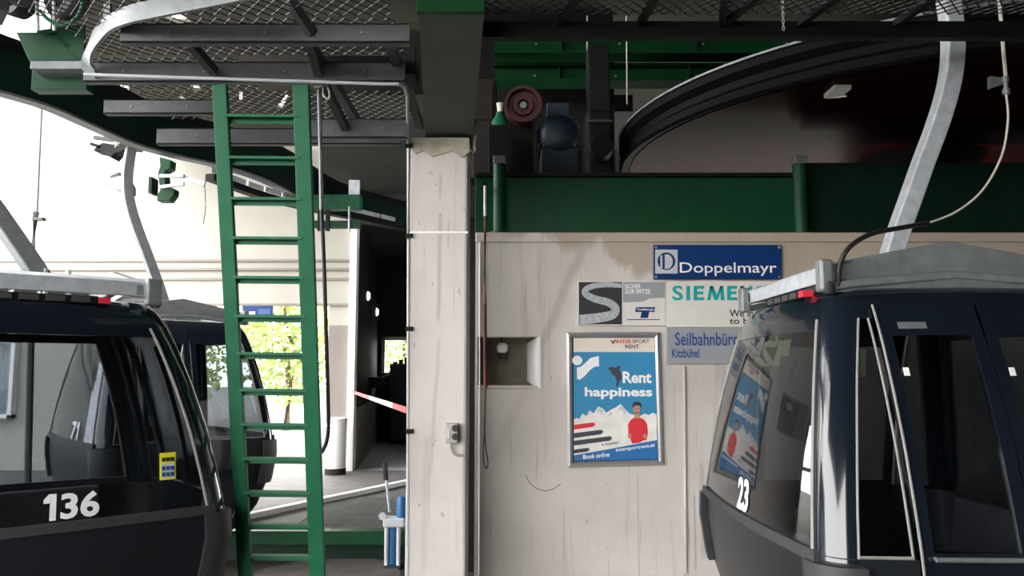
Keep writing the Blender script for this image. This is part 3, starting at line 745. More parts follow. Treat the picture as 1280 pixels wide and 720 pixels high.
def ski(y0, x1, wd, mt):
    x0 = 717.5; sl = -.13
    pts = [(x0, y0), (x1 - 6, y0 + sl * (x1 - 6 - x0)), (x1 - 1, y0 + sl * (x1 - x0) + .3), (x1 + 1.5, y0 + sl * (x1 - x0) + wd * .5), (x1 - 2, y0 + sl * (x1 - x0) + wd), (x0, y0 + wd)]
    wpoly(pts, Z0 - .004, .002).build('printed_ski', mt, r)
ski(531, 743, 6, 'red'); ski(541.5, 753, 6, 'dark_print'); ski(551, 764, 6, 'dark_print'); ski(562, 736, 5, 'dark_print')
wpoly([(717.5, 569), (758, 562), (821.3, 550), (822, 574), (717.6, 576)], Z0 - .004, .002).build('poster_band', 'poster_band', r)
# the man in the red jumper printed on the poster
fg = MB()
fg.prism([P(x, y, Z0 - .005) for x, y in ((785, 531), (788, 525), (794, 521.5), (800, 522), (806, 525), (809, 531), (810, 541), (808, 550), (803, 551), (800, 553), (790, 554.5), (788, 548), (785.5, 544))], (0, .001, 0))
pm = fg.build('printed_jumper', 'red', r)
m = MB(); m.prism([P(796 + 4.6 * math.cos(t / 8 * math.pi), 511.5 + 6.6 * math.sin(t / 8 * math.pi), Z0 - .006) for t in range(16)], (0, .001, 0)); m.prism([P(x, y, Z0 - .0055) for x, y in ((793, 515), (799, 515), (800, 523), (793, 523))], (0, .001, 0))
for a in ((787, 545), (806, 545)): m.prism([P(a[0] + 2.4 * math.cos(t / 5 * math.pi), a[1] + 3 * math.sin(t / 5 * math.pi), Z0 - .006) for t in range(10)], (0, .001, 0))
m.build('printed_face', 'skin', r)
m = MB(); m.prism([P(x, y, Z0 - .007) for x, y in ((791, 511), (790.5, 505.5), (793, 502.5), (798, 502), (801.5, 504.5), (801.5, 511), (800, 507.5), (795, 506.5), (792.3, 507.8))], (0, .001, 0))
for x in (794.2, 798.2): m.prism([P(x + .8 * math.cos(t / 3 * math.pi), 511 + .6 * math.sin(t / 3 * math.pi), Z0 - .007) for t in range(6)], (0, .001, 0))
m.prism([P(x, y, Z0 - .007) for x, y in ((793.6, 515.3), (798.6, 515.3), (797.5, 516.6), (794.5, 516.6))], (0, .001, 0))
m.build('printed_hair', 'ink', r)
# snowboarder silhouette, swoosh, words
m = MB()
for a in ([(761, 459), (768, 458.5), (770, 461), (764, 464), (761, 462)], [(763, 463), (770, 460), (775, 463), (777, 469), (777, 475), (771, 472), (765, 468)], [(769, 471), (776, 473), (774, 478), (772, 483), (769.5, 483), (771, 477)], [(770, 459), (774, 457), (776, 460), (773, 463)]):
    m.prism([P(x, y, Z0 - .002) for x, y in a], (0, .001, 0))
m.build('printed_snowboarder', 'dark_print', r)
m = MB(); m.prism([P(721.5 + 6.3 * math.cos(t / 10 * math.pi), 450.5 + 6 * math.sin(t / 10 * math.pi), Z0 - .002) for t in range(20)], (0, .001, 0))
m.prism([P(x, y, Z0 - .002) for x, y in ((721, 459.5), (726, 458.5), (732, 453.5), (738, 447.5), (744, 446), (748.5, 445), (748.8, 458), (743, 458.5), (737, 463), (731, 470), (725, 474.5), (721.5, 474))], (0, .001, 0))
m.build('swoosh_emblem', 'decal_white', r)
wtext('Rent', 778.5, 464.5, 814.5, 479, Z0 - .003, 'decal_white', r, bold=.03); wtext('happiness', 731, 484, 815.5, 499, Z0 - .003, 'decal_white', r, bold=.03)
wpoly([(763, 425), (765, 425), (766.5, 428), (768, 424.5), (770, 424.5), (767.5, 429.5), (765.5, 429.5)], Z0 - .002, .001).build('header_mark', 'ink', r)
wtext('INTER', 770, 424.5, 789.5, 429.3, Z0 - .002, 'red', r, bold=.02); wtext('SPORT', 790.5, 424.3, 812, 429, Z0 - .002, 'ink', r, bold=.004); wtext('RENT', 781.5, 430.8, 799, 435.5, Z0 - .002, 'ink', r, bold=.015)
wtext('Book online', 729, 568.5, 762, 574, Z0 - .006, 'decal_white', r, bold=.012, tilt=.10); wtext('intersportrent.at', 770, 560.5, 819, 566, Z0 - .006, 'decal_white', r, bold=.012, tilt=.13)
wtext('In Kitzbühel', 752, 554.5, 773, 557.5, Z0 - .006, 'ink', r, bold=.006, tilt=.15)

# ------------------------------------------------------------------ little things on wall and pillar
r = empty('niche_lamp', P(628, 448, YW + .2), 'small white lamp on a dark fitting inside the wall niche', 'lamp')
MB().lathe([(0, 0), (.035, 0), (.035, .05), (.0, .05)], P(628, 449, YW + .18), (0, 0, 1), 14).build('fitting', 'rubber', r, smooth=True)
MB().lathe([(0, .0), (.028, .0), (.042, .02), (.042, .055), (.025, .075), (0, .08)], P(628, 441, YW + .18), (0, 0, 1), 16).build('lamp_glass', 'white', r, smooth=True)
MB().tube([P(628, 433, YW + .18), P(627, 424, YW + .2), P(627, 421, YW + .2)], .008, 6).build('cable', 'cable_black', r)

r = empty('pull_cord', P(606, 587, YW - .07), 'red and black pull cord hanging in front of the wall niche', 'cord')
MB().tube([P(606.5, 232, YW - .12), P(606.5, 270, YW - .12)], .012, 8).build('sleeve', 'white', r, smooth=True)
p = P(606.5, 230, YW - .12); MB().bar(p, p + Vector((0, .30, 0)), .03, .02).build('hook_bar', 'black_steel', r)
MB().tube([P(606.5, 270, YW - .12), P(606, 380, YW - .12), P(607, 485, YW - .12)], .013, 8).build('rope', 'cord_red', r, smooth=True)
MB().tube([P(607, 485, YW - .12), P(605.5, 545, YW - .12)], .006, 6).build('thin_cord', 'cable_black', r)
MB().tube(spline([P(x, y, YW - .12) for x, y in ((605.5, 543), (604, 560), (605, 578), (608, 586), (610, 578), (607, 560), (606, 543))], 6), .005, 6).build('loop', 'galv_dark', r)

r = empty('socket_box', P(566, 552, YP), 'small grey double socket box on the pillar face', 'socket')
bx = MB(); a, b = P(558, 528.5, YP), P(573, 553, YP); bx.box((a.x, YP - .06, b.z), (b.x, YP, a.z)); bx.build('housing', 'box_grey', r, bevel=.006)
for y in (535.5, 546): MB().lathe([(0, 0), (.022, 0), (.022, .012), (.015, .012), (.015, .004), (0, .004)], P(569, y, YP - .07), (0, 1, 0), 16).build('socket', 'rubber', r)
MB().box((a.x + .008, YP - .068, b.z + .03), (a.x + .028, YP - .06, a.z - .03)).build('label_plate', 'light_grey', r)
MB().tube(spline([P(564, 553, YP - .03), P(564, 560, YP - .03), P(567, 567, YP - .03), P(573, 569.5, YP - .02), P(580, 569.5, YP - .004)], 6), .008, 8).build('cable', 'box_grey', r)

r = empty('conduit_pipe', P(511, 718, YP), 'thin pale conduit pipe following the catwalk beam and down the pillar edge', 'conduit')
MB().tube([P(105, 93, 4.40), P(260, 98, 4.40), P(480, 105, 4.40), P(497, 105, 4.42), P(506, 109, 4.5), P(509, 120, 4.7), P(509.5, 160, 5.2), P(510, 183, YP), P(510.5, 300, YP), P(509.5, 718, YP), P(509.5, 860, YP)], .0095, 8).build('pipe', 'light_grey', r, smooth=True)
for y in (183, 295, 411, 539):
    p = P(510.5, y, YP); MB().box((p.x - .018, p.y - .02, p.z - .014), (p.x + .03, p.y + .02, p.z + .014)).build('clip', 'black_steel', r)
r = empty('junction_cable', P(590, 165, YP), 'short white cable with a plug hanging at the top of the pillar', 'cable')
MB().tube(spline([P(592, 156, YP + .05), P(595, 165, YP + .05), P(593, 180, YP + .05), P(592, 190, YP + .05), P(574, 176, YP - .02)], 6), .006, 6).build('wire', 'cable_white', r)
a = P(592, 156, YP + .05); MB().box((a.x - .02, a.y - .015, a.z - .005), (a.x + .02, a.y + .015, a.z + .03)).build('plug', 'box_grey', r, bevel=.004)

# ------------------------------------------------------------------ green box beam over the pillar
a, b = P(520, 15, 3.55), P(606, 15, 3.55); zb = zp + .004
r = empty('box_beam', (-.28, 4.6, zb), 'large green box beam resting on the concrete pillar', 'beam')
m = MB().box((a.x - .055, 3.55, P(560, 15, 3.55).z + .0), (b.x + .03, 9.0, P(560, 15, 3.55).z + .5))
zf = P(560, 15, 3.55).z
m = MB().prism([(-.445, 3.55, zf), (-.125, 3.55, zf), (-.125, 3.55, zf + .6), (-.445, 3.55, zf + .6)], (0, .03, 0)); m.build('end_plate', 'girder_green', r, bevel=.004)
m = MB().box((-.44, 3.58, zf), (-.13, YP + .0, zf + .5)); m = MB()
m.add([(-.435, 3.58, zf), (-.13, 3.58, zf), (-.30, YP + .5, zb), (-.635, YP + .5, zb), (-.435, 3.58, zf + .55), (-.13, 3.58, zf + .55), (-.30, YP + .5, zb + .6), (-.635, YP + .5, zb + .6)],
      [(0, 3, 2, 1), (4, 5, 6, 7), (0, 1, 5, 4), (1, 2, 6, 5), (2, 3, 7, 6), (3, 0, 4, 7)])
m.build('beam_body', 'beam_grey_green', r)
MB().box((-.62, YP + .03, zp - .001), (-.32, YP + .33, zb + .01)).build('bearing_plate', 'black_steel', r)

# girders behind, above the wall
def girder(px0, px1, yt, yb_, Y, label):
    x0 = P(px0, yt, Y).x; x1 = 6.4; z1 = P(700, yt, Y).z; z0 = P(700, yb_, Y).z
    r = empty('green_girder', ((x0 + x1) / 2, Y, z0), label, 'girder')
    h = z1 - z0
    MB().box((x0, Y - .02, z0 + .02), (x1, Y + .02, z1 - .02)).build('web', 'girder_green', r)
    MB().box((x0, Y - .12, z1 - .025), (x1, Y + .12, z1)).build('flange', 'girder_green', r, bevel=.003)
    MB().box((x0, Y - .12, z0), (x1, Y + .12, z0 + .025)).build('flange', 'girder_green', r, bevel=.003)
    for i in range(5):
        x = x0 + (x1 - x0) * (i + .5) / 5; MB().box((x - .006, Y - .1, z0 + .025), (x + .006, Y - .02, z1 - .025)).build('stiffener', 'girder_green', r)
    m = MB()
    for i in range(8): m.lathe([(0, 0), (.012, 0), (.012, .012), (0, .012)], (x0 + (x1 - x0) * (i + .5) / 8, Y - .034, z1 - .10), (0, 1, 0), 6)
    m.build('bolt', 'galv', r)
girder(618, 1150, 44, 72, 7.6, 'upper dark green girder crossing behind the drive motor')
girder(618, 1120, 84, 106, 7.9, 'lower dark green girder crossing behind the drive motor')
Yg = YW + .20
gz0, gz1 = P(800, 292, Yg).z - .02, P(800, 222, Yg).z
r = empty('green_parapet', P(800, 290, Yg), 'long dark green steel panel standing on top of the sign wall', 'panel')
MB().box((P(594, 250, Yg).x, Yg, zt - .0), (P(1004, 250, Yg).x, Yg + .04, gz1)).build('plate', 'green', r, bevel=.004)
MB().box((P(594, 250, Yg).x, Yg - .05, gz1 - .0), (P(1004, 250, Yg).x, Yg + .08, gz1 + .03)).build('top_rail', 'black_steel', r, bevel=.004)
r2 = empty('dark_parapet', P(1140, 290, Yg + .1), 'taller dark green machine panel above the wall behind cabin 23', 'panel')
MB().box((P(1011, 250, Yg).x, Yg + .08, zt), (6, Yg + .13, P(1140, 200, Yg).z)).build('plate', 'green_dark', r2, bevel=.004)
MB().box((P(1011, 250, Yg).x, Yg + .05, zt), (6, Yg + .08, zt + .06)).build('foot_rail', 'green_dark', r2)
for px, nm in ((624.5, 'green round post on the wall next to the pull cord'), (1002, 'green round post on the wall above the blue sign')):
    p = P(px, 290, Yg - .12); r = empty('round_post', (p.x, p.y, zt), nm, 'post')
    MB().lathe([(0, .0), (.052, .0), (.052, .56), (0, .56)], (p.x, p.y, zt), (0, 0, 1), 20).build('tube', 'green', r, smooth=True)
    MB().lathe([(0, .0), (.085, .0), (.085, .015), (0, .015)], (p.x, p.y, zt), (0, 0, 1), 20).build('base_plate', 'green', r)
    MB().box((p.x - .05, p.y - .05, zt + .56), (p.x + .05, p.y + .05, zt + .62)).build('head_plate', 'galv', r, bevel=.004)

# ------------------------------------------------------------------ bullwheel
CW = Vector((3.56, 6.84, 3.42)); RW = 2.6
r = empty('bullwheel', CW, 'huge dark red bullwheel with a black rim above cabin 23', 'wheel')
MB().lathe([(RW - .10, .03), (RW - .02, .0), (RW, .02), (RW, .07), (RW - .05, .11), (RW - .05, .16), (RW, .20), (RW, .25), (RW - .02, .27), (RW - .10, .24), (RW - .10, .03)], CW, (0, 0, 1), 128).build('rim', 'wheel_rim', r, smooth=True)
MB().lathe([(RW + .012, .262), (RW + .012, .276), (RW - .03, .276), (RW - .03, .262), (RW + .012, .262)], CW, (0, 0, 1), 128).build('rim_edge', 'galv', r, smooth=True)
MB().lathe([(.5, .02), (RW - .10, .02), (RW - .10, .06), (.5, .06), (.5, .02)], CW, (0, 0, 1), 96).build('web_disc', 'wheel_red', r)
MB().lathe([(0, -.12), (.42, -.12), (.52, .02), (.52, .3), (0, .3)], CW, (0, 0, 1), 40).build('hub', 'wheel_rim', r, smooth=True)
for k in range(6):
    t = 2 * math.pi * k / 6 + .35; d = Vector((math.cos(t), math.sin(t), 0))
    MB().bar(CW + d * .5 + Vector((0, 0, .15)), CW + d * (RW - .1) + Vector((0, 0, .15)), .12, .16).build('spoke', 'wheel_red', r)
p = PZ(1045, 116, CW.z)
m = MB().box((p.x - .05, p.y - .10, CW.z - .01), (p.x + .06, p.y + .08, CW.z + .02)); m.tube([(p.x - .02, p.y + .10, CW.z - .0), (p.x + .06, p.y - .02, CW.z - .03)], .006, 6)
m.build('inspection_plate', 'white', r, bevel=.01)

# ------------------------------------------------------------------ drive unit
r = empty('machine_platform', (.2, 7.2, GL), 'black steel machine platform behind the top of the sign wall', 'platform')
MB().box((-.5, 6.42, gz1 - .04), (.92, 8.0, gz1 + .03)).build('deck_plate', 'black_steel', r)
for x in (-.4, .8):
    for y in (6.55, 7.85): MB().box((x - .05, y - .05, GL), (x + .05, y + .05, gz1 - .04)).build('leg', 'black_steel', r)
r = empty('brake_wheel', P(655, 156, 7.0), 'red brake wheel beside the blue drive motor', 'wheel')
MB().lathe([(0, .06), (.05, .06), (.05, .0), (.09, .0), (.10, .03), (.13, .03), (.14, -.03), (.165, -.03), (.165, .10), (0, .10)], P(654, 131, 6.85), (0, 1, 0), 32).build('disc', 'brake_red', r, smooth=True)
MB().tube([P(654, 131, 6.84), P(654, 131, 7.14)], .03, 12).build('shaft', 'galv', r)
a = P(640, 156, 7.1); b = P(668, 216, 7.3); MB().box((a.x, 7.04, gz1 + .03), (b.x - .02, 7.12, a.z)).build('stand', 'black_steel', r)
r = empty('drive_motor', P(702, 205, 7.2), 'blue electric drive motor above the sign wall', 'motor')
c0 = P(700, 165, 7.2)
m = MB().lathe([(0, 0), (.10, 0), (.16, .03), (.18, .06), (.18, .62), (.15, .66), (0, .66)], c0, (0, 1, 0), 28)
mo = m.build('motor_housing', 'motor_blue', r, smooth=True)
m = MB()
for k in range(28):
    t = 2 * math.pi * k / 28; d = Vector((math.cos(t), 0, math.sin(t))); m.bar(c0 + d * .19 + Vector((0, .08, 0)), c0 + d * .19 + Vector((0, .6, 0)), .012, .05, d)
m.build('cooling_fin', 'motor_blue', mo)
m = MB().box((c0.x - .12, 7.3, c0.z + .17), (c0.x + .1, 7.6, c0.z + .32)); m.build('terminal_box', 'motor_blue', r, bevel=.012)
m = MB().box((c0.x - .17, 7.24, gz1 + .03), (c0.x + .17, 7.8, c0.z - .14)); m.build('motor_foot', 'motor_blue', r, bevel=.01)
r = empty('gearbox', P(757, 215, 7.0), 'black gearbox tower standing between the motor and the bullwheel', 'gearbox')
a, b = P(735, 55, 6.9), P(763, 150, 6.9); MB().box((a.x, 6.9, b.z - .1), (b.x, 7.15, a.z)).build('column', 'black_steel', r, bevel=.01)
a, b = P(727, 150, 6.9), P(777, 216, 6.9); MB().box((.63, 6.6, gz1 + .03), (.86, 7.16, a.z)).build('casing', 'black_steel', r, bevel=.03)
a = P(750, 152, 6.59); MB().box((.64, 6.57, a.z - .008), (.85, 6.6, a.z + .012)).build('lid_edge', 'galv_dark', r, bevel=.003)
MB().lathe([(0, 0), (.09, 0), (.11, .05), (.11, .16), (0, .16)], P(752, 182, 6.45), (0, 1, 0), 24).build('output_flange', 'black_steel', r, smooth=True)
r = empty('grease_cup', P(625, 160, 6.8), 'small green grease cup with a pale top by the brake wheel', 'cup')
MB().lathe([(0, 0), (.075, 0), (.07, .06), (.035, .12), (.03, .14), (0, .14)], P(625, 160, 6.8), (0, 0, 1), 18).build('cup_body', 'green_ladder', r, smooth=True)
MB().lathe([(0, .14), (.022, .14), (.03, .21), (.036, .21), (.036, .22), (0, .22)], P(625, 160, 6.8), (0, 0, 1), 14).build('cup_top', 'cable_white', r, smooth=True)
MB().box((P(625, 160, 6.8).x - .1, 6.7, gz1 + .03), (P(625, 160, 6.8).x + .1, 6.9, P(625, 160, 6.8).z)).build('pedestal', 'black_steel', r, bevel=.006)
r = empty('control_box', P(604, 160, 7.2), 'dark brown rusty box behind the top of the pillar', 'box')
a, b = P(590, 98, 7.2), P(620, 216, 7.2); MB().box((a.x, 7.2, gz1 + .03), (b.x, 7.6, a.z)).build('housing', 'rust', r, bevel=.02)
MB().box((a.x + .02, 7.185, a.z - .4), (b.x - .03, 7.2, a.z - .05)).build('door', 'rust', r, bevel=.006)
for k, (px, py, l) in enumerate(((701, 206, 'first pale rag of cloth left'), )):
    pass
r = empty('rag', P(623, 212, 6.25), 'crumpled pale rag lying on the green panel rail', 'rag')
m = MB(); bmr = bmesh.new(); bmesh.ops.create_icosphere(bmr, subdivisions=2, radius=.035); p0 = P(623, 208, 6.3)
m.add([p0 + Vector((v.co.x, v.co.y, v.co.z * 1.3)) + Vector(noise.noise_vector(v.co * 40)) * .012 for v in bmr.verts], [tuple(v.index for v in f.verts) for f in bmr.faces]); bmr.free()
m.build('cloth', 'cable_white', r, smooth=True)
for px, x2, l in ((734, 734, 'thin pale hanging rod beside the gearbox column'), (783, 784, 'thin pale hanging rod between gearbox and bullwheel')):
    tag(MB().tube([P(px, 20, 7.474), P(x2, 130, 7.474)], .008, 6).build('hanging_rod', 'cable_white'), l, 'rod')

# ------------------------------------------------------------------ catwalk of gratings overhead
def expanded(mb, x0, x1, y0, y1, z, pitch=.075, row=.045, th=.008, ht=.005):
    """expanded metal: zigzag strands in neighbouring rows that meet in diamonds"""
    nr = int((y1 - y0) / row)
    for j in range(nr):
        yc = y0 + row * (j + .5); pts = []; k = 0; x = x0
        while x <= x1 + 1e-6:
            s_ = 1 if (k + j) % 2 == 0 else -1
            pts.append((x, yc + s_ * row * .5, z)); x += pitch / 2; k += 1
        mb.sweep(pts, [(-th / 2, 0), (th / 2, 0), (th / 2, ht), (-th / 2, ht)])
    return mb


ZK = 3.36
r = empty('catwalk', (-1.5, 4.8, ZK), 'grey steel catwalk with grating floor overhead above the ladder', 'catwalk')
def chan(px0, px1, yt, yb_, Y, name='beam', m='catwalk', x0=None, x1=None):
    a = P(px0, yt, Y); b = P(px1, yb_, Y)
    mb = MB().box((a.x, Y, b.z), (b.x, Y + .012, a.z)); mb.box((a.x, Y, a.z - .01), (b.x, Y + .06, a.z)); mb.box((a.x, Y, b.z), (b.x, Y + .06, b.z + .01))
    bm_ = mb.build(name, m, r, bevel=.002)
    m2 = MB()
    n = max(2, int((b.x - a.x) / .45))
    for i in range(n):
        m2.lathe([(0, 0), (.008, 0), (.008, .008), (0, .008)], (a.x + (b.x - a.x) * (i + .5) / n, Y - .007, (a.z + b.z) / 2), (0, 1, 0), 6)
    m2.build('bolt', 'galv', bm_)
    return bm_
chan(151, 512, 29, 53, 4.02); chan(105, 506, 77, 102, 4.52); chan(130, 268, 124, 142, 5.10); chan(388, 508, 148, 172, 5.10); chan(196, 500, 160, 180, 5.75)
m = MB()
expanded(m, P(107, 77, 4.52).x - .0, -.62, 3.2, 4.02, ZK + .09); m.build('grating', 'galv_dark', r)
m = MB(); expanded(m, -2.42, -.62, 4.04, 4.55, ZK + .09); m.build('grating', 'galv_dark', r)
m = MB(); expanded(m, -2.55, -1.62, 4.57, 5.12, ZK + .09); m.build('grating', 'galv_dark', r)
m = MB(); expanded(m, -2.5, -.7, 5.14, 5.76, ZK + .09); m.build('grating', 'galv_dark', r)
for a, b in (((355, -10), (390, 42)), ((238, 55), (268, 90)), ((405, 105), (432, 160)), ((388, 55), (398, 92))):
    MB().bar(P(*a, 3.9 if a[1] < 0 else 4.3 if a[1] < 60 else 4.7), P(*b, 4.02 if b[1] < 50 else 4.5 if b[1] < 100 else 5.1), .045, .05).build('brace', 'galv_dark', r)
for x in (-1.15, -.7):
    MB().box((x, 4.03, ZK + .02), (x + .05, 5.74, ZK + .08)).build('joist', 'galv_dark', r)
a, b = P(420, 110, 5.0), P(508, 147, 5.0)
m = MB()
for i in range(3):
    m.box((a.x, 4.62 + i * .16, a.z + .06 - i * .0), (b.x, 4.76 + i * .16, a.z + .09))
m.build('timber_plank', 'brown_board', r)
a, b = P(489, 60, 4.6), P(519, 92, 4.6); MB().box((a.x, 4.6, b.z), (b.x, 4.8, a.z)).build('end_bracket', 'black_steel', r, bevel=.006)
# curved steel bar on the catwalk's outer end
cp = spline([P(112, 92, 4.5), P(112, 72, 4.4), P(119, 50, 4.2), P(135, 32, 4.05), P(158, 20, 3.9), P(195, 11, 3.8), P(250, 0, 3.7), P(320, -14, 3.6)], 6)
MB().sweep(cp, [(-.048, -.01), (.048, -.01), (.048, .01), (-.048, .01)], (0, 1, 0)).build('curved_bar', 'galv', r)
a = P(136, 5, 4.22); MB().box((a.x - .018, 4.2, P(136, 32, 4.22).z), (a.x + .018, 4.225, a.z)).build('clamp_plate', 'galv', r)

r = empty('upper_catwalk', (1.4, 4.0, 3.4), 'dark grating walkway overhead between the box beam and the bullwheel', 'catwalk')
Yb = 3.95; a, b = P(600, 26, Yb), P(1330, 46, Yb)
MB().box((a.x, Yb, b.z), (b.x, Yb + .06, a.z)).build('beam', 'black_steel', r, bevel=.003)
m = MB(); expanded(m, a.x, 2.6, 2.9, 3.9, a.z + .0, .06, .035, .008); m.build('grating', 'galv_dark', r)
for px0, px1 in ((722, 700), (820, 800), (905, 903), (948, 905), (1048, 1000), (1170, 1120)):
    MB().bar(P(px0, -6, 3.7) , P(px1, 30, Yb + .0), .035, .035).build('brace', 'black_steel', r)
for px, y1, l in ((978, 36, 'loose steel chain hanging from the grating over the bullwheel'), (1181, 16, 'short steel chain hanging beside the hanger arm of cabin 23')):
    m = MB(); z0 = P(px, -12, 3.85).z; z1 = P(px, y1, 3.85).z; x = P(px, 0, 3.85).x; k = 0; z = z0
    while z > z1:
        pts = [(x + (.006 * math.cos(t) if k % 2 else 0), 3.85 + (0 if k % 2 else .006 * math.cos(t)), z + .012 * math.sin(t)) for t in [i * math.pi / 4 for i in range(9)]]
        m.tube(pts, .0025, 5, (.3, .5, .8)); z -= .018; k += 1
    tag(m.build('chain', 'galv_light'), l, 'chain')

# ------------------------------------------------------------------ green ladder
r = empty('steel_ladder', (-1.4, 4.9, GL), 'green steel ladder leaning up to the catwalk hatch', 'ladder')
lt, lb = (P(275, 106, 4.40), P(376.5, 106, 4.40)), (P(307, 720, 4.92), P(397, 720, 4.92))
def ext(a, b, z): return a + (b - a) * ((z - a.z) / (b.z - a.z))
up_l = None
for k in range(2):
    a = lt[k]; b = ext(lt[k], lb[k], GL)
    wd = .082 if k == 0 else .092; s_ = 1 if k == 0 else -1
    pr = [(-wd / 2, -.02), (wd / 2, -.02), (wd / 2, .02), (-wd / 2, .02)]
    m = MB().sweep([a, b], pr, (0, -1, .12)); m.build('rail', 'green_ladder', r, bevel=.005)
for i, y in enumerate((148, 200, 251, 300, 349, 397.5, 444, 489.5, 532.5, 575, 617, 658, 697)):
    zz = None; t = 0
    # find the point of the ladder plane at this image height
    lo, hi = 0.0, 1.0
    def at(k, t): return lt[k] + (lb[k] - lt[k]) * t
    for _ in range(40):
        mid = (lo + hi) / 2; p = at(0, mid); d = p - CAM; dep = d.y * math.cos(PITCH) + d.z * math.sin(PITCH); vv = -d.y * math.sin(PITCH) + d.z * math.cos(PITCH)
        py = 360 - F * vv / dep
        if py < y: lo = mid
        else: hi = mid
    a, b = at(0, lo), at(1, lo); b.z = a.z - .004
    m = MB().sweep([a + Vector((.02, 0, 0)), b - Vector((.02, 0, 0))], [(-.028, -.022), (-.023, -.022), (-.023, .013), (.023, .013), (.023, .002), (.028, .002), (.028, .018), (-.028, .018)]); m.build('rung', 'green_ladder', r)
# hose and thin pipe beside the ladder
r = empty('hanging_hose', P(402, 566, 5.0), 'dark hose hanging from a pale pipe next to the ladder', 'hose')
MB().tube([P(399, 112, 4.75), P(401, 200, 4.8), P(402, 262, 4.85)], .014, 8).build('pipe', 'galv', r, smooth=True)
MB().tube(spline([P(402, 262, 4.85), P(405, 330, 4.9), P(408, 430, 4.95), P(410.5, 520, 5.0), P(409, 548, 5.0), P(404, 562, 5.0), P(399, 567, 5.0)], 6), .013, 8).build('hose_end', 'cable_black', r, smooth=True)
MB().tube(spline([P(392, 109, 4.7), P(403, 109, 4.7), P(404, 118, 4.7), P(410, 124, 4.7), P(412, 116, 4.7), P(408, 106, 4.7)], 6), .007, 6).build('hook', 'cable_white', r)

# ------------------------------------------------------------------ curved conveyor rail
ZB = 3.62
pl = [(-160, 76), (-70, 98), (0, 118), (60, 136), (115, 160), (170, 183), (230, 199), (270, 208), (330, 227), (400, 262), (455, 277), (515, 290)]
path = []
for px, py in pl:
    path.append(PZ(px, py, ZB))
sp = spline(path, 6)
r = empty('conveyor_rail', sp[len(sp) // 2], 'dark curved steel rail sweeping overhead from the tyres to the passage', 'rail')
up3 = [p + Vector((0, 0, .17)) for p in sp]
MB().sweep(up3, [(-.02, -.15), (.02, -.15), (.02, .17), (-.02, .17)]).build('web', 'green_dark', r, smooth=True)
MB().sweep(sp, [(-.06, -.0), (.05, -.0), (.05, .02), (-.06, .02)]).build('flange', 'galv', r, smooth=True)
MB().sweep([p + Vector((0, 0, .35)) for p in sp], [(-.05, -.012), (.22, -.012), (.22, .012), (-.05, .012)]).build('top_plate', 'black_steel', r, smooth=True)
# inner guide with sheet plates
pl2 = [(205, 206), (262, 224), (330, 248), (395, 272), (450, 290), (510, 300)]
q = spline([PZ(x, y, 3.50) for x, y in [(262, 222), (330, 246), (395, 262), (455, 274), (512, 287)]], 6)
r = empty('guide_rail', q[8], 'black guide rail with stepped pale plates under the curved rail', 'rail')
MB().sweep(q, [(-.05, -.03), (.05, -.03), (.05, .04), (-.05, .04)]).build('rail_bar', 'black_steel', r)
for i in range(1, len(q) - 2, 2):
    d = (q[i + 1] - q[i - 1]).normalized(); p = q[i] + Vector((0, 0, .075)) + Vector((.02, -.06, 0)); MB().bar(p - d * .13, p + d * .13, .012, .05).build('guide_plate', 'galv_light', r)
# tyres and bracket at the upper corner
for px, py, rr, Y, l in ((24, -4, .135, 5.0, 'black conveyor tyre at the upper edge above the curved rail'), (84, -8, .175, 5.0, 'black conveyor tyre next to the green bracket and curved bar')):
    p = P(px, py, Y); r = empty('drive_roller', p, l, 'tyre', 'conveyor tyres over the curved rail')
    MB().lathe([(rr * .55, -.05), (rr * .9, -.06), (rr, -.045), (rr, .045), (rr * .9, .06), (rr * .55, .05), (rr * .55, -.05)], p, (.5, 1, .1), 36).build('tyre', 'rubber', r, smooth=True)
    MB().lathe([(0, -.03), (rr * .2, -.03), (rr * .22, -.01), (rr * .56, -.01), (rr * .56, .02), (0, .02)], p, (.5, 1, .1), 24).build('wheel_hub', 'green_dark', r, smooth=True)
r = empty('tyre_bracket', P(85, 70, 4.95), 'green steel bracket carrying the tyres beside the curved bar', 'bracket')
m = MB().prism([P(x, y, 5.1) for x, y in ((46, 38), (105, 30), (105, 78), (96, 78), (70, 48), (46, 42))], (0, .02, 0)); m.build('gusset', 'green', r)
m = MB().prism([P(x, y, 5.1) for x, y in ((20, 40), (70, 40), (105, 80), (105, 76), (36, 76))], (0, .25, 0)); m.build('channel', 'green', r, bevel=.004)
a = P(38, 76, 4.95); b = P(108, 86, 4.95); MB().box((a.x, 4.95, b.z), (b.x, 5.2, a.z)).build('ledge', 'galv', r, bevel=.004)
a = P(40, 88, 5.1); b = P(108, 112, 5.1); MB().box((a.x, 5.1, b.z), (b.x, 5.2, a.z)).build('lower_plate', 'green', r, bevel=.004)
for x in (46.5, 67):
    MB().tube([P(x, -14, 4.85), P(x, 0, 4.85), P(x + 1, 38, 4.9)], .011, 6).build('stud', 'galv_light', r)
MB().tube(spline([P(50, 13, 4.8), P(60, 24, 4.8), P(75, 31, 4.8), P(92, 26, 4.8), P(102, 10, 4.8), P(104, -10, 4.8)], 6), .012, 8).build('guard_ring', 'green_ladder', r)
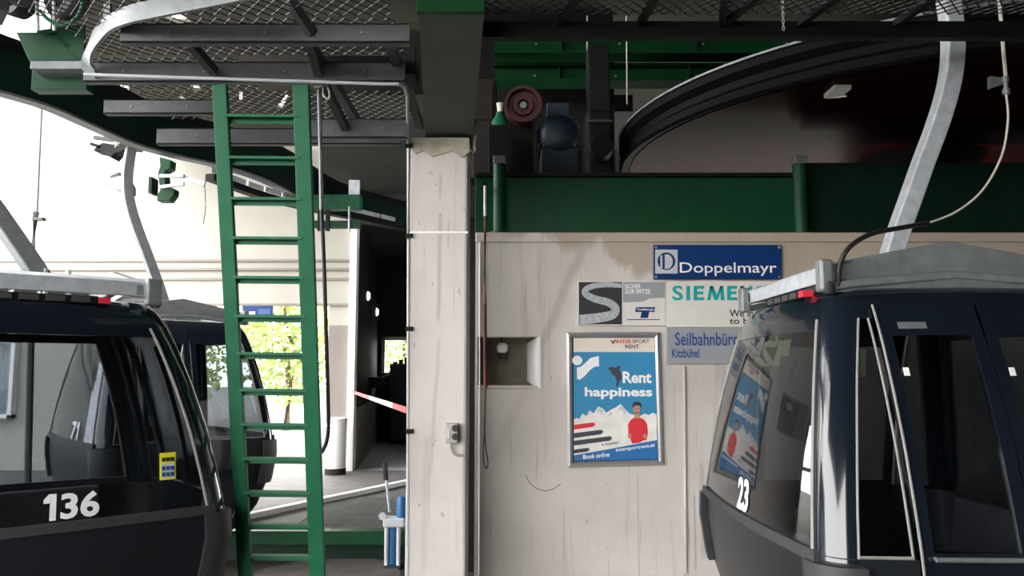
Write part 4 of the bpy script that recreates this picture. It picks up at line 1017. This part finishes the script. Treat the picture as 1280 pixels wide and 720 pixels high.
# brackets under the rail
r = empty('rail_bracket', P(207, 230, 7.4), 'green clamp bracket hanging under the curved rail', 'bracket')
m = MB().prism([P(x, y, 7.4) for x, y in ((199, 196), (214, 200), (213, 210), (206, 214), (207, 232), (218, 236), (217, 243), (211, 251), (196, 251), (196, 243), (200, 238), (197, 216), (200, 208))], (0, .12, 0)); m.build('plate', 'green', r, bevel=.006)
MB().box((P(186, 220, 7.36).x, 7.36, P(190, 241, 7.36).z), (P(190, 220, 7.36).x, 7.5, P(190, 221, 7.36).z)).build('clamp_jaw', 'green_dark', r)
for y in (220, 234): MB().bar(P(200, y, 7.36), P(230, y - 4 if y > 225 else y, 7.36), .03, .03).build('clamp_arm', 'galv_light', r)
MB().bar(P(228, 222, 7.38), P(256, 230, 7.38), .03, .05).build('nose', 'galv_light', r)
r = empty('cross_beam', P(430, 255, 9.0), 'green cross beam assembly under the rail beside the ladder', 'beam')
a, b = P(392, 243, 8.8), P(450, 261, 8.8); MB().box((a.x, 8.8, b.z), (b.x, 8.95, a.z)).build('upper_beam', 'green_ladder', r, bevel=.006)
a, b = P(436, 225, 8.85), P(449, 243, 8.85); MB().box((a.x, 8.85, b.z), (b.x, 8.9, a.z)).build('upright_plate', 'galv_light', r)
a, b = P(392, 275, 8.8), P(450, 284, 8.8); MB().box((a.x, 8.82, b.z), (b.x, 8.92, a.z)).build('lower_beam', 'green', r, bevel=.006)
for x in (397, 407): a, b = P(x, 262, 8.8), P(x + 4, 288, 8.8); MB().box((a.x, 8.8, b.z), (b.x, 8.86, a.z)).build('hanger_plate', 'green_dark', r)
MB().tube([P(436.5, 258, 8.8), P(436.5, 290, 8.8)], .012, 6).build('bolt', 'galv_light', r)
# floodlight and horn at the far rail
r = empty('floodlight', P(138, 186, 9.0), 'dark floodlight hanging below the curved rail against the sky', 'light')
m = MB().prism([P(x, y, 9) for x, y in ((121, 182), (128, 178), (140, 180), (153, 178), (154, 190), (143, 192), (139, 197), (133, 194), (126, 190), (116, 188))], (0, .2, 0)); m.build('housing', 'black_steel', r, bevel=.01)
MB().bar(P(118, 172, 9.05), P(152, 176, 9.05), .05, .04).build('mount', 'galv_dark', r); MB().bar(P(146, 178, 9.1), P(147, 160, 9.1), .04, .04).build('stem', 'galv_dark', r)
MB().bar(P(114, 180, 9.0), P(124, 183, 9.0), .06, .03).build('visor', 'black_steel', r)
r = empty('horn_speaker', P(145, 228, 9.2), 'grey wedge shaped horn speaker beside the hanger of cabin 71', 'speaker')
m = MB().prism([P(x, y, 9.2) for x, y in ((125, 228), (139, 222), (151, 219), (158, 229), (158, 240), (146, 238))], (0, .25, 0)); m.build('horn', 'galv', r, bevel=.01)
MB().bar(P(140, 223, 9.3), P(151, 218, 9.3), .08, .04).build('mount', 'galv_dark', r); MB().tube([P(150, 219, 9.3), P(166, 212, 9.3)], .02, 6).build('stem', 'galv_dark', r)
# thin pole outside
r = empty('sky_pole', P(42, 335, 11.0), 'thin grey pole rising outside behind the front cabin', 'pole')
MB().tube([P(51, 130, 11), P(48, 200, 11), P(45, 268, 11)], .028, 8).build('upper_pole', 'galv', r, smooth=True)
MB().tube([P(45, 265, 11), P(40, 320, 11), P(39, 420, 11), Vector((P(39, 560, 11).x, 11, GL))], .045, 8).build('lower_pole', 'galv_dark', r, smooth=True)
a = P(48, 274, 11); MB().box((a.x - .06, 10.95, a.z - .02), (a.x + .08, 11.05, a.z + .02)).build('bracket', 'galv_dark', r)
tag(MB().tube(spline([P(256, 232, 7.5), P(257, 258, 7.5), P(254, 280, 7.5)], 4), .004, 5).build('loose_wire', 'cable_black'), 'loose thin wire dangling below the green clamp bracket', 'wire')

# ------------------------------------------------------------------ things at the back of the platform
r = empty('waste_bin', (P(419, 583, 13.0).x, 13.0, -.02), 'white cylindrical bin with a worn base next to the passage', 'bin')
c0 = Vector((P(419, 583, 13.0).x, 13.0, -.02)); hb = P(419, 521, 13).z + .02
MB().lathe([(0, 0), (.155, 0), (.165, .02), (.172, hb - .05), (.18, hb - .05), (.18, hb - .02), (0, hb)], c0, (0, 0, 1), 28).build('bin_body', 'white', r, smooth=True)
MB().lathe([(.166, .0), (.169, .0), (.171, .10), (.167, .10)], c0, (0, 0, 1), 28).build('worn_base', 'rust', r, smooth=True)
# barrier tape
a, b = P(441, 490, 13.39), P(509, 513, 5.72)
r = empty('barrier_tape', a, 'red and white barrier tape stretched across the passage', 'tape')
def tape_at(px):
    lo, hi = 0.0, 1.0
    for _ in range(40):
        t = (lo + hi) / 2; q_ = a + (b - a) * t
        if 640 + F * q_.x / q_.y < px: lo = t
        else: hi = t
    return a + (b - a) * lo
for k, (p0_, p1_) in enumerate(((441, 463), (463, 492), (492, 509))):
    q0_, q1_ = tape_at(p0_), tape_at(p1_)
    MB().bar(q0_, q1_, .004, .045).build('band', 'white' if k == 1 else 'tape_red', r)
# room contents
for k, (px, py, Y, l) in enumerate(((455, 370, 15.4, 'small bright round lamp on the passage wall near the jamb'), (471.5, 390, 18.0, 'small bright round lamp farther along the passage wall'))):
    p = P(px, py, Y); p.x = xl + (xe - xl) * (p.y - YF) / (ye - YF) + .02
    r = empty('wall_lamp', p, l, 'lamp', 'round lamps on the passage wall'); MB().lathe([(0, -.05), (.06, -.045), (.085, -.02), (.09, 0), (0, 0)], p, (-1, 0, 0), 18).build('lamp_glass', 'lamp_white', r, smooth=True)
    MB().lathe([(.09, -.01), (.10, -.01), (.10, .02), (.09, .02)], p, (-1, 0, 0), 18).build('lamp_ring', 'white', r)
a, b = P(487, 455, 18.5), P(520, 556, 18.5)
r = empty('dark_cabinet', ((a.x + b.x) / 2, 18.5, -.02), 'tall dark cabinet under the bright window in the passage', 'cabinet')
MB().box((a.x, 18.5, -.02), (b.x + .3, 18.95, a.z)).build('carcass', 'rubber_grey', r, bevel=.01)
MB().box((a.x + .04, 18.48, .06), (a.x + .42, 18.5, a.z - .05)).build('door', 'rubber_grey', r, bevel=.005)
for k in range(4):
    x = a.x + .06 + k * .13; h = .05 + .05 * (k % 3)
    bb = empty('small_box', (x, 18.7, a.z), ('low', 'medium', 'taller', 'last low')[k] + ' dark box on top of the tall cabinet', 'box', 'boxes on the tall cabinet')
    MB().box((x, 18.65, a.z), (x + .09, 18.8, a.z + h)).build('carton', 'ink', bb, bevel=.006); MB().box((x - .004, 18.645, a.z + h - .015), (x + .094, 18.805, a.z + h + .004)).build('lid', 'ink', bb)
r = empty('wall_shelf', P(468, 463, 17), 'dark shelf with clutter on the passage side wall', 'shelf')
sx = lambda y: xl + (xe - xl) * (y - YF) / (ye - YF)
MB().prism([(sx(16.2), 16.2, 1.46), (sx(16.2) + .3, 16.2, 1.46), (sx(17.6) + .3, 17.6, 1.46), (sx(17.6), 17.6, 1.46)], (0, 0, .04)).build('board', 'ink', r)
for k in range(2): MB().box((sx(16.4 + k * .9) + .0, 16.4 + k * .9, 1.28), (sx(16.4 + k * .9) + .26, 16.43 + k * .9, 1.46)).build('bracket', 'ink', r)
# lever tool by the pillar
base = P(495, 697, 8.0); base.z = GL
r = empty('lever_hoist', base, 'blue and pale lever hoist with a long handle standing beside the pillar', 'hoist')
YT = 8.0
MB().tube([P(487, 640, YT), P(484, 612, YT), P(481.5, 582, YT)], .014, 8).build('handle', 'galv_light', r, smooth=True)
MB().tube([P(482.6, 600, YT), P(481, 578, YT)], .024, 10).build('grip', 'rubber', r, smooth=True)
m = MB(); zz = P(490, 655, YT).z; m.lathe([(0, GL), (.05, GL), (.05, zz), (0, zz)], (P(490, 690, YT).x, YT, 0), (0, 0, 1), 16); m.build('cylinder', 'tool_blue', r, smooth=True)
m = MB().box((P(480, 650, YT).x, YT - .08, zz - .02), (P(507, 650, YT).x, YT + .08, zz + .07)); m.build('pump_head', 'light_grey', r, bevel=.015)
MB().lathe([(0, 0), (.045, 0), (.05, .03), (.05, .2), (.03, .24), (0, .24)], (P(502, 660, YT).x, YT - .02, zz + .03), (0, 0, 1), 14).build('side_cylinder', 'tool_blue', r, smooth=True)
for px in (484, 499): MB().lathe([(0, GL), (.02, GL), (.022, zz), (0, zz)], (P(px, 690, YT).x, YT - .05, 0), (0, 0, 1), 10).build('tie_rod', 'light_grey', r, smooth=True)
MB().box((P(481, 690, YT).x, YT - .1, GL), (P(503, 690, YT).x, YT + .1, GL + .03)).build('base_plate', 'motor_blue', r, bevel=.006)
MB().lathe([(0, -.02), (.035, -.02), (.035, .02), (0, .02)], P(478, 645, YT - .06), (0, 1, 0), 14).build('valve_knob', 'light_grey', r, smooth=True)
# worn mats on the lower floor
r = MB(); pts = [PZ(x, y, GL) for x, y in ((300, 730), (330, 712), (390, 700), (440, 697), (485, 702), (500, 715), (505, 740), (470, 790), (330, 790))]
tag(MB().prism(pts, (0, 0, .012)).build('floor_mat', mat('dusty_mat', (.085, .078, .072), .8, 0, .25, 6)), 'dusty worn mat on the lower floor in front of the platform edge', 'mat')
# distant sign on the far wall behind cabin 71
YD = YF - .1
r = empty('far_sign', P(322, 397, YD), 'small dark blue sign on the far building above cabin 71', 'sign')
wrect(303, 382, 341, 396, YD, .03).build('panel', 'blue_sign', r); wrect(305, 389.5, 319, 393, YD - .01, .01).build('white_bar', 'decal_white', r); wrect(323, 386, 338, 393, YD - .01, .01).build('blue_field', 'blue_mid', r)


# ------------------------------------------------------------------ trees beyond
def tree(x, y, h, rad, label):
    r = empty('leafy_tree', (x, y, -.04), label, 'tree', 'trees beyond the far building')
    m = MB(); m.tube([(x, y, -.04), (x + .05, y, h * .3), (x - .03, y + .05, h * .6)], .12, 8)
    for k in range(4):
        t = k * 1.6; m.tube([(x, y, h * (.32 + .06 * k)), (x + math.cos(t) * rad * .6, y + math.sin(t) * rad * .6, h * (.55 + .07 * k))], .04, 6)
    m.build('trunk', 'bark', r, smooth=True)
    m = MB()
    for i in range(2600):
        d = Vector((random.gauss(0, 1), random.gauss(0, 1), random.gauss(0, 1))).normalized(); q = random.random() ** .4
        c = Vector((x, y, h * .58)) + Vector((d.x * rad * q, d.y * rad * q, d.z * h * .45 * q)); c += Vector(noise.noise_vector(c * .9)) * .5
        a = Vector((random.gauss(0, 1), random.gauss(0, 1), random.gauss(0, 1))).normalized(); b = a.orthogonal().normalized(); s_ = random.uniform(.07, .14)
        m.add([c - a * s_, c + b * s_ * .6, c + a * s_, c - b * s_ * .6], [(0, 1, 2, 3)])
    m.build('crown', 'leaf', r)
for x, y, h, rad, l in ((-6.4, 23, 4.6, 1.5, 'pale green tree seen between cabin 71 and the ladder rail'), (-11.0, 27, 5.0, 1.8, 'pale green tree seen through the window of cabin 71'),
                        (-3.6, 27, 6.0, 2.0, 'leafy green tree outside the window of the dark passage')):
    tree(x, y, h, rad, l)
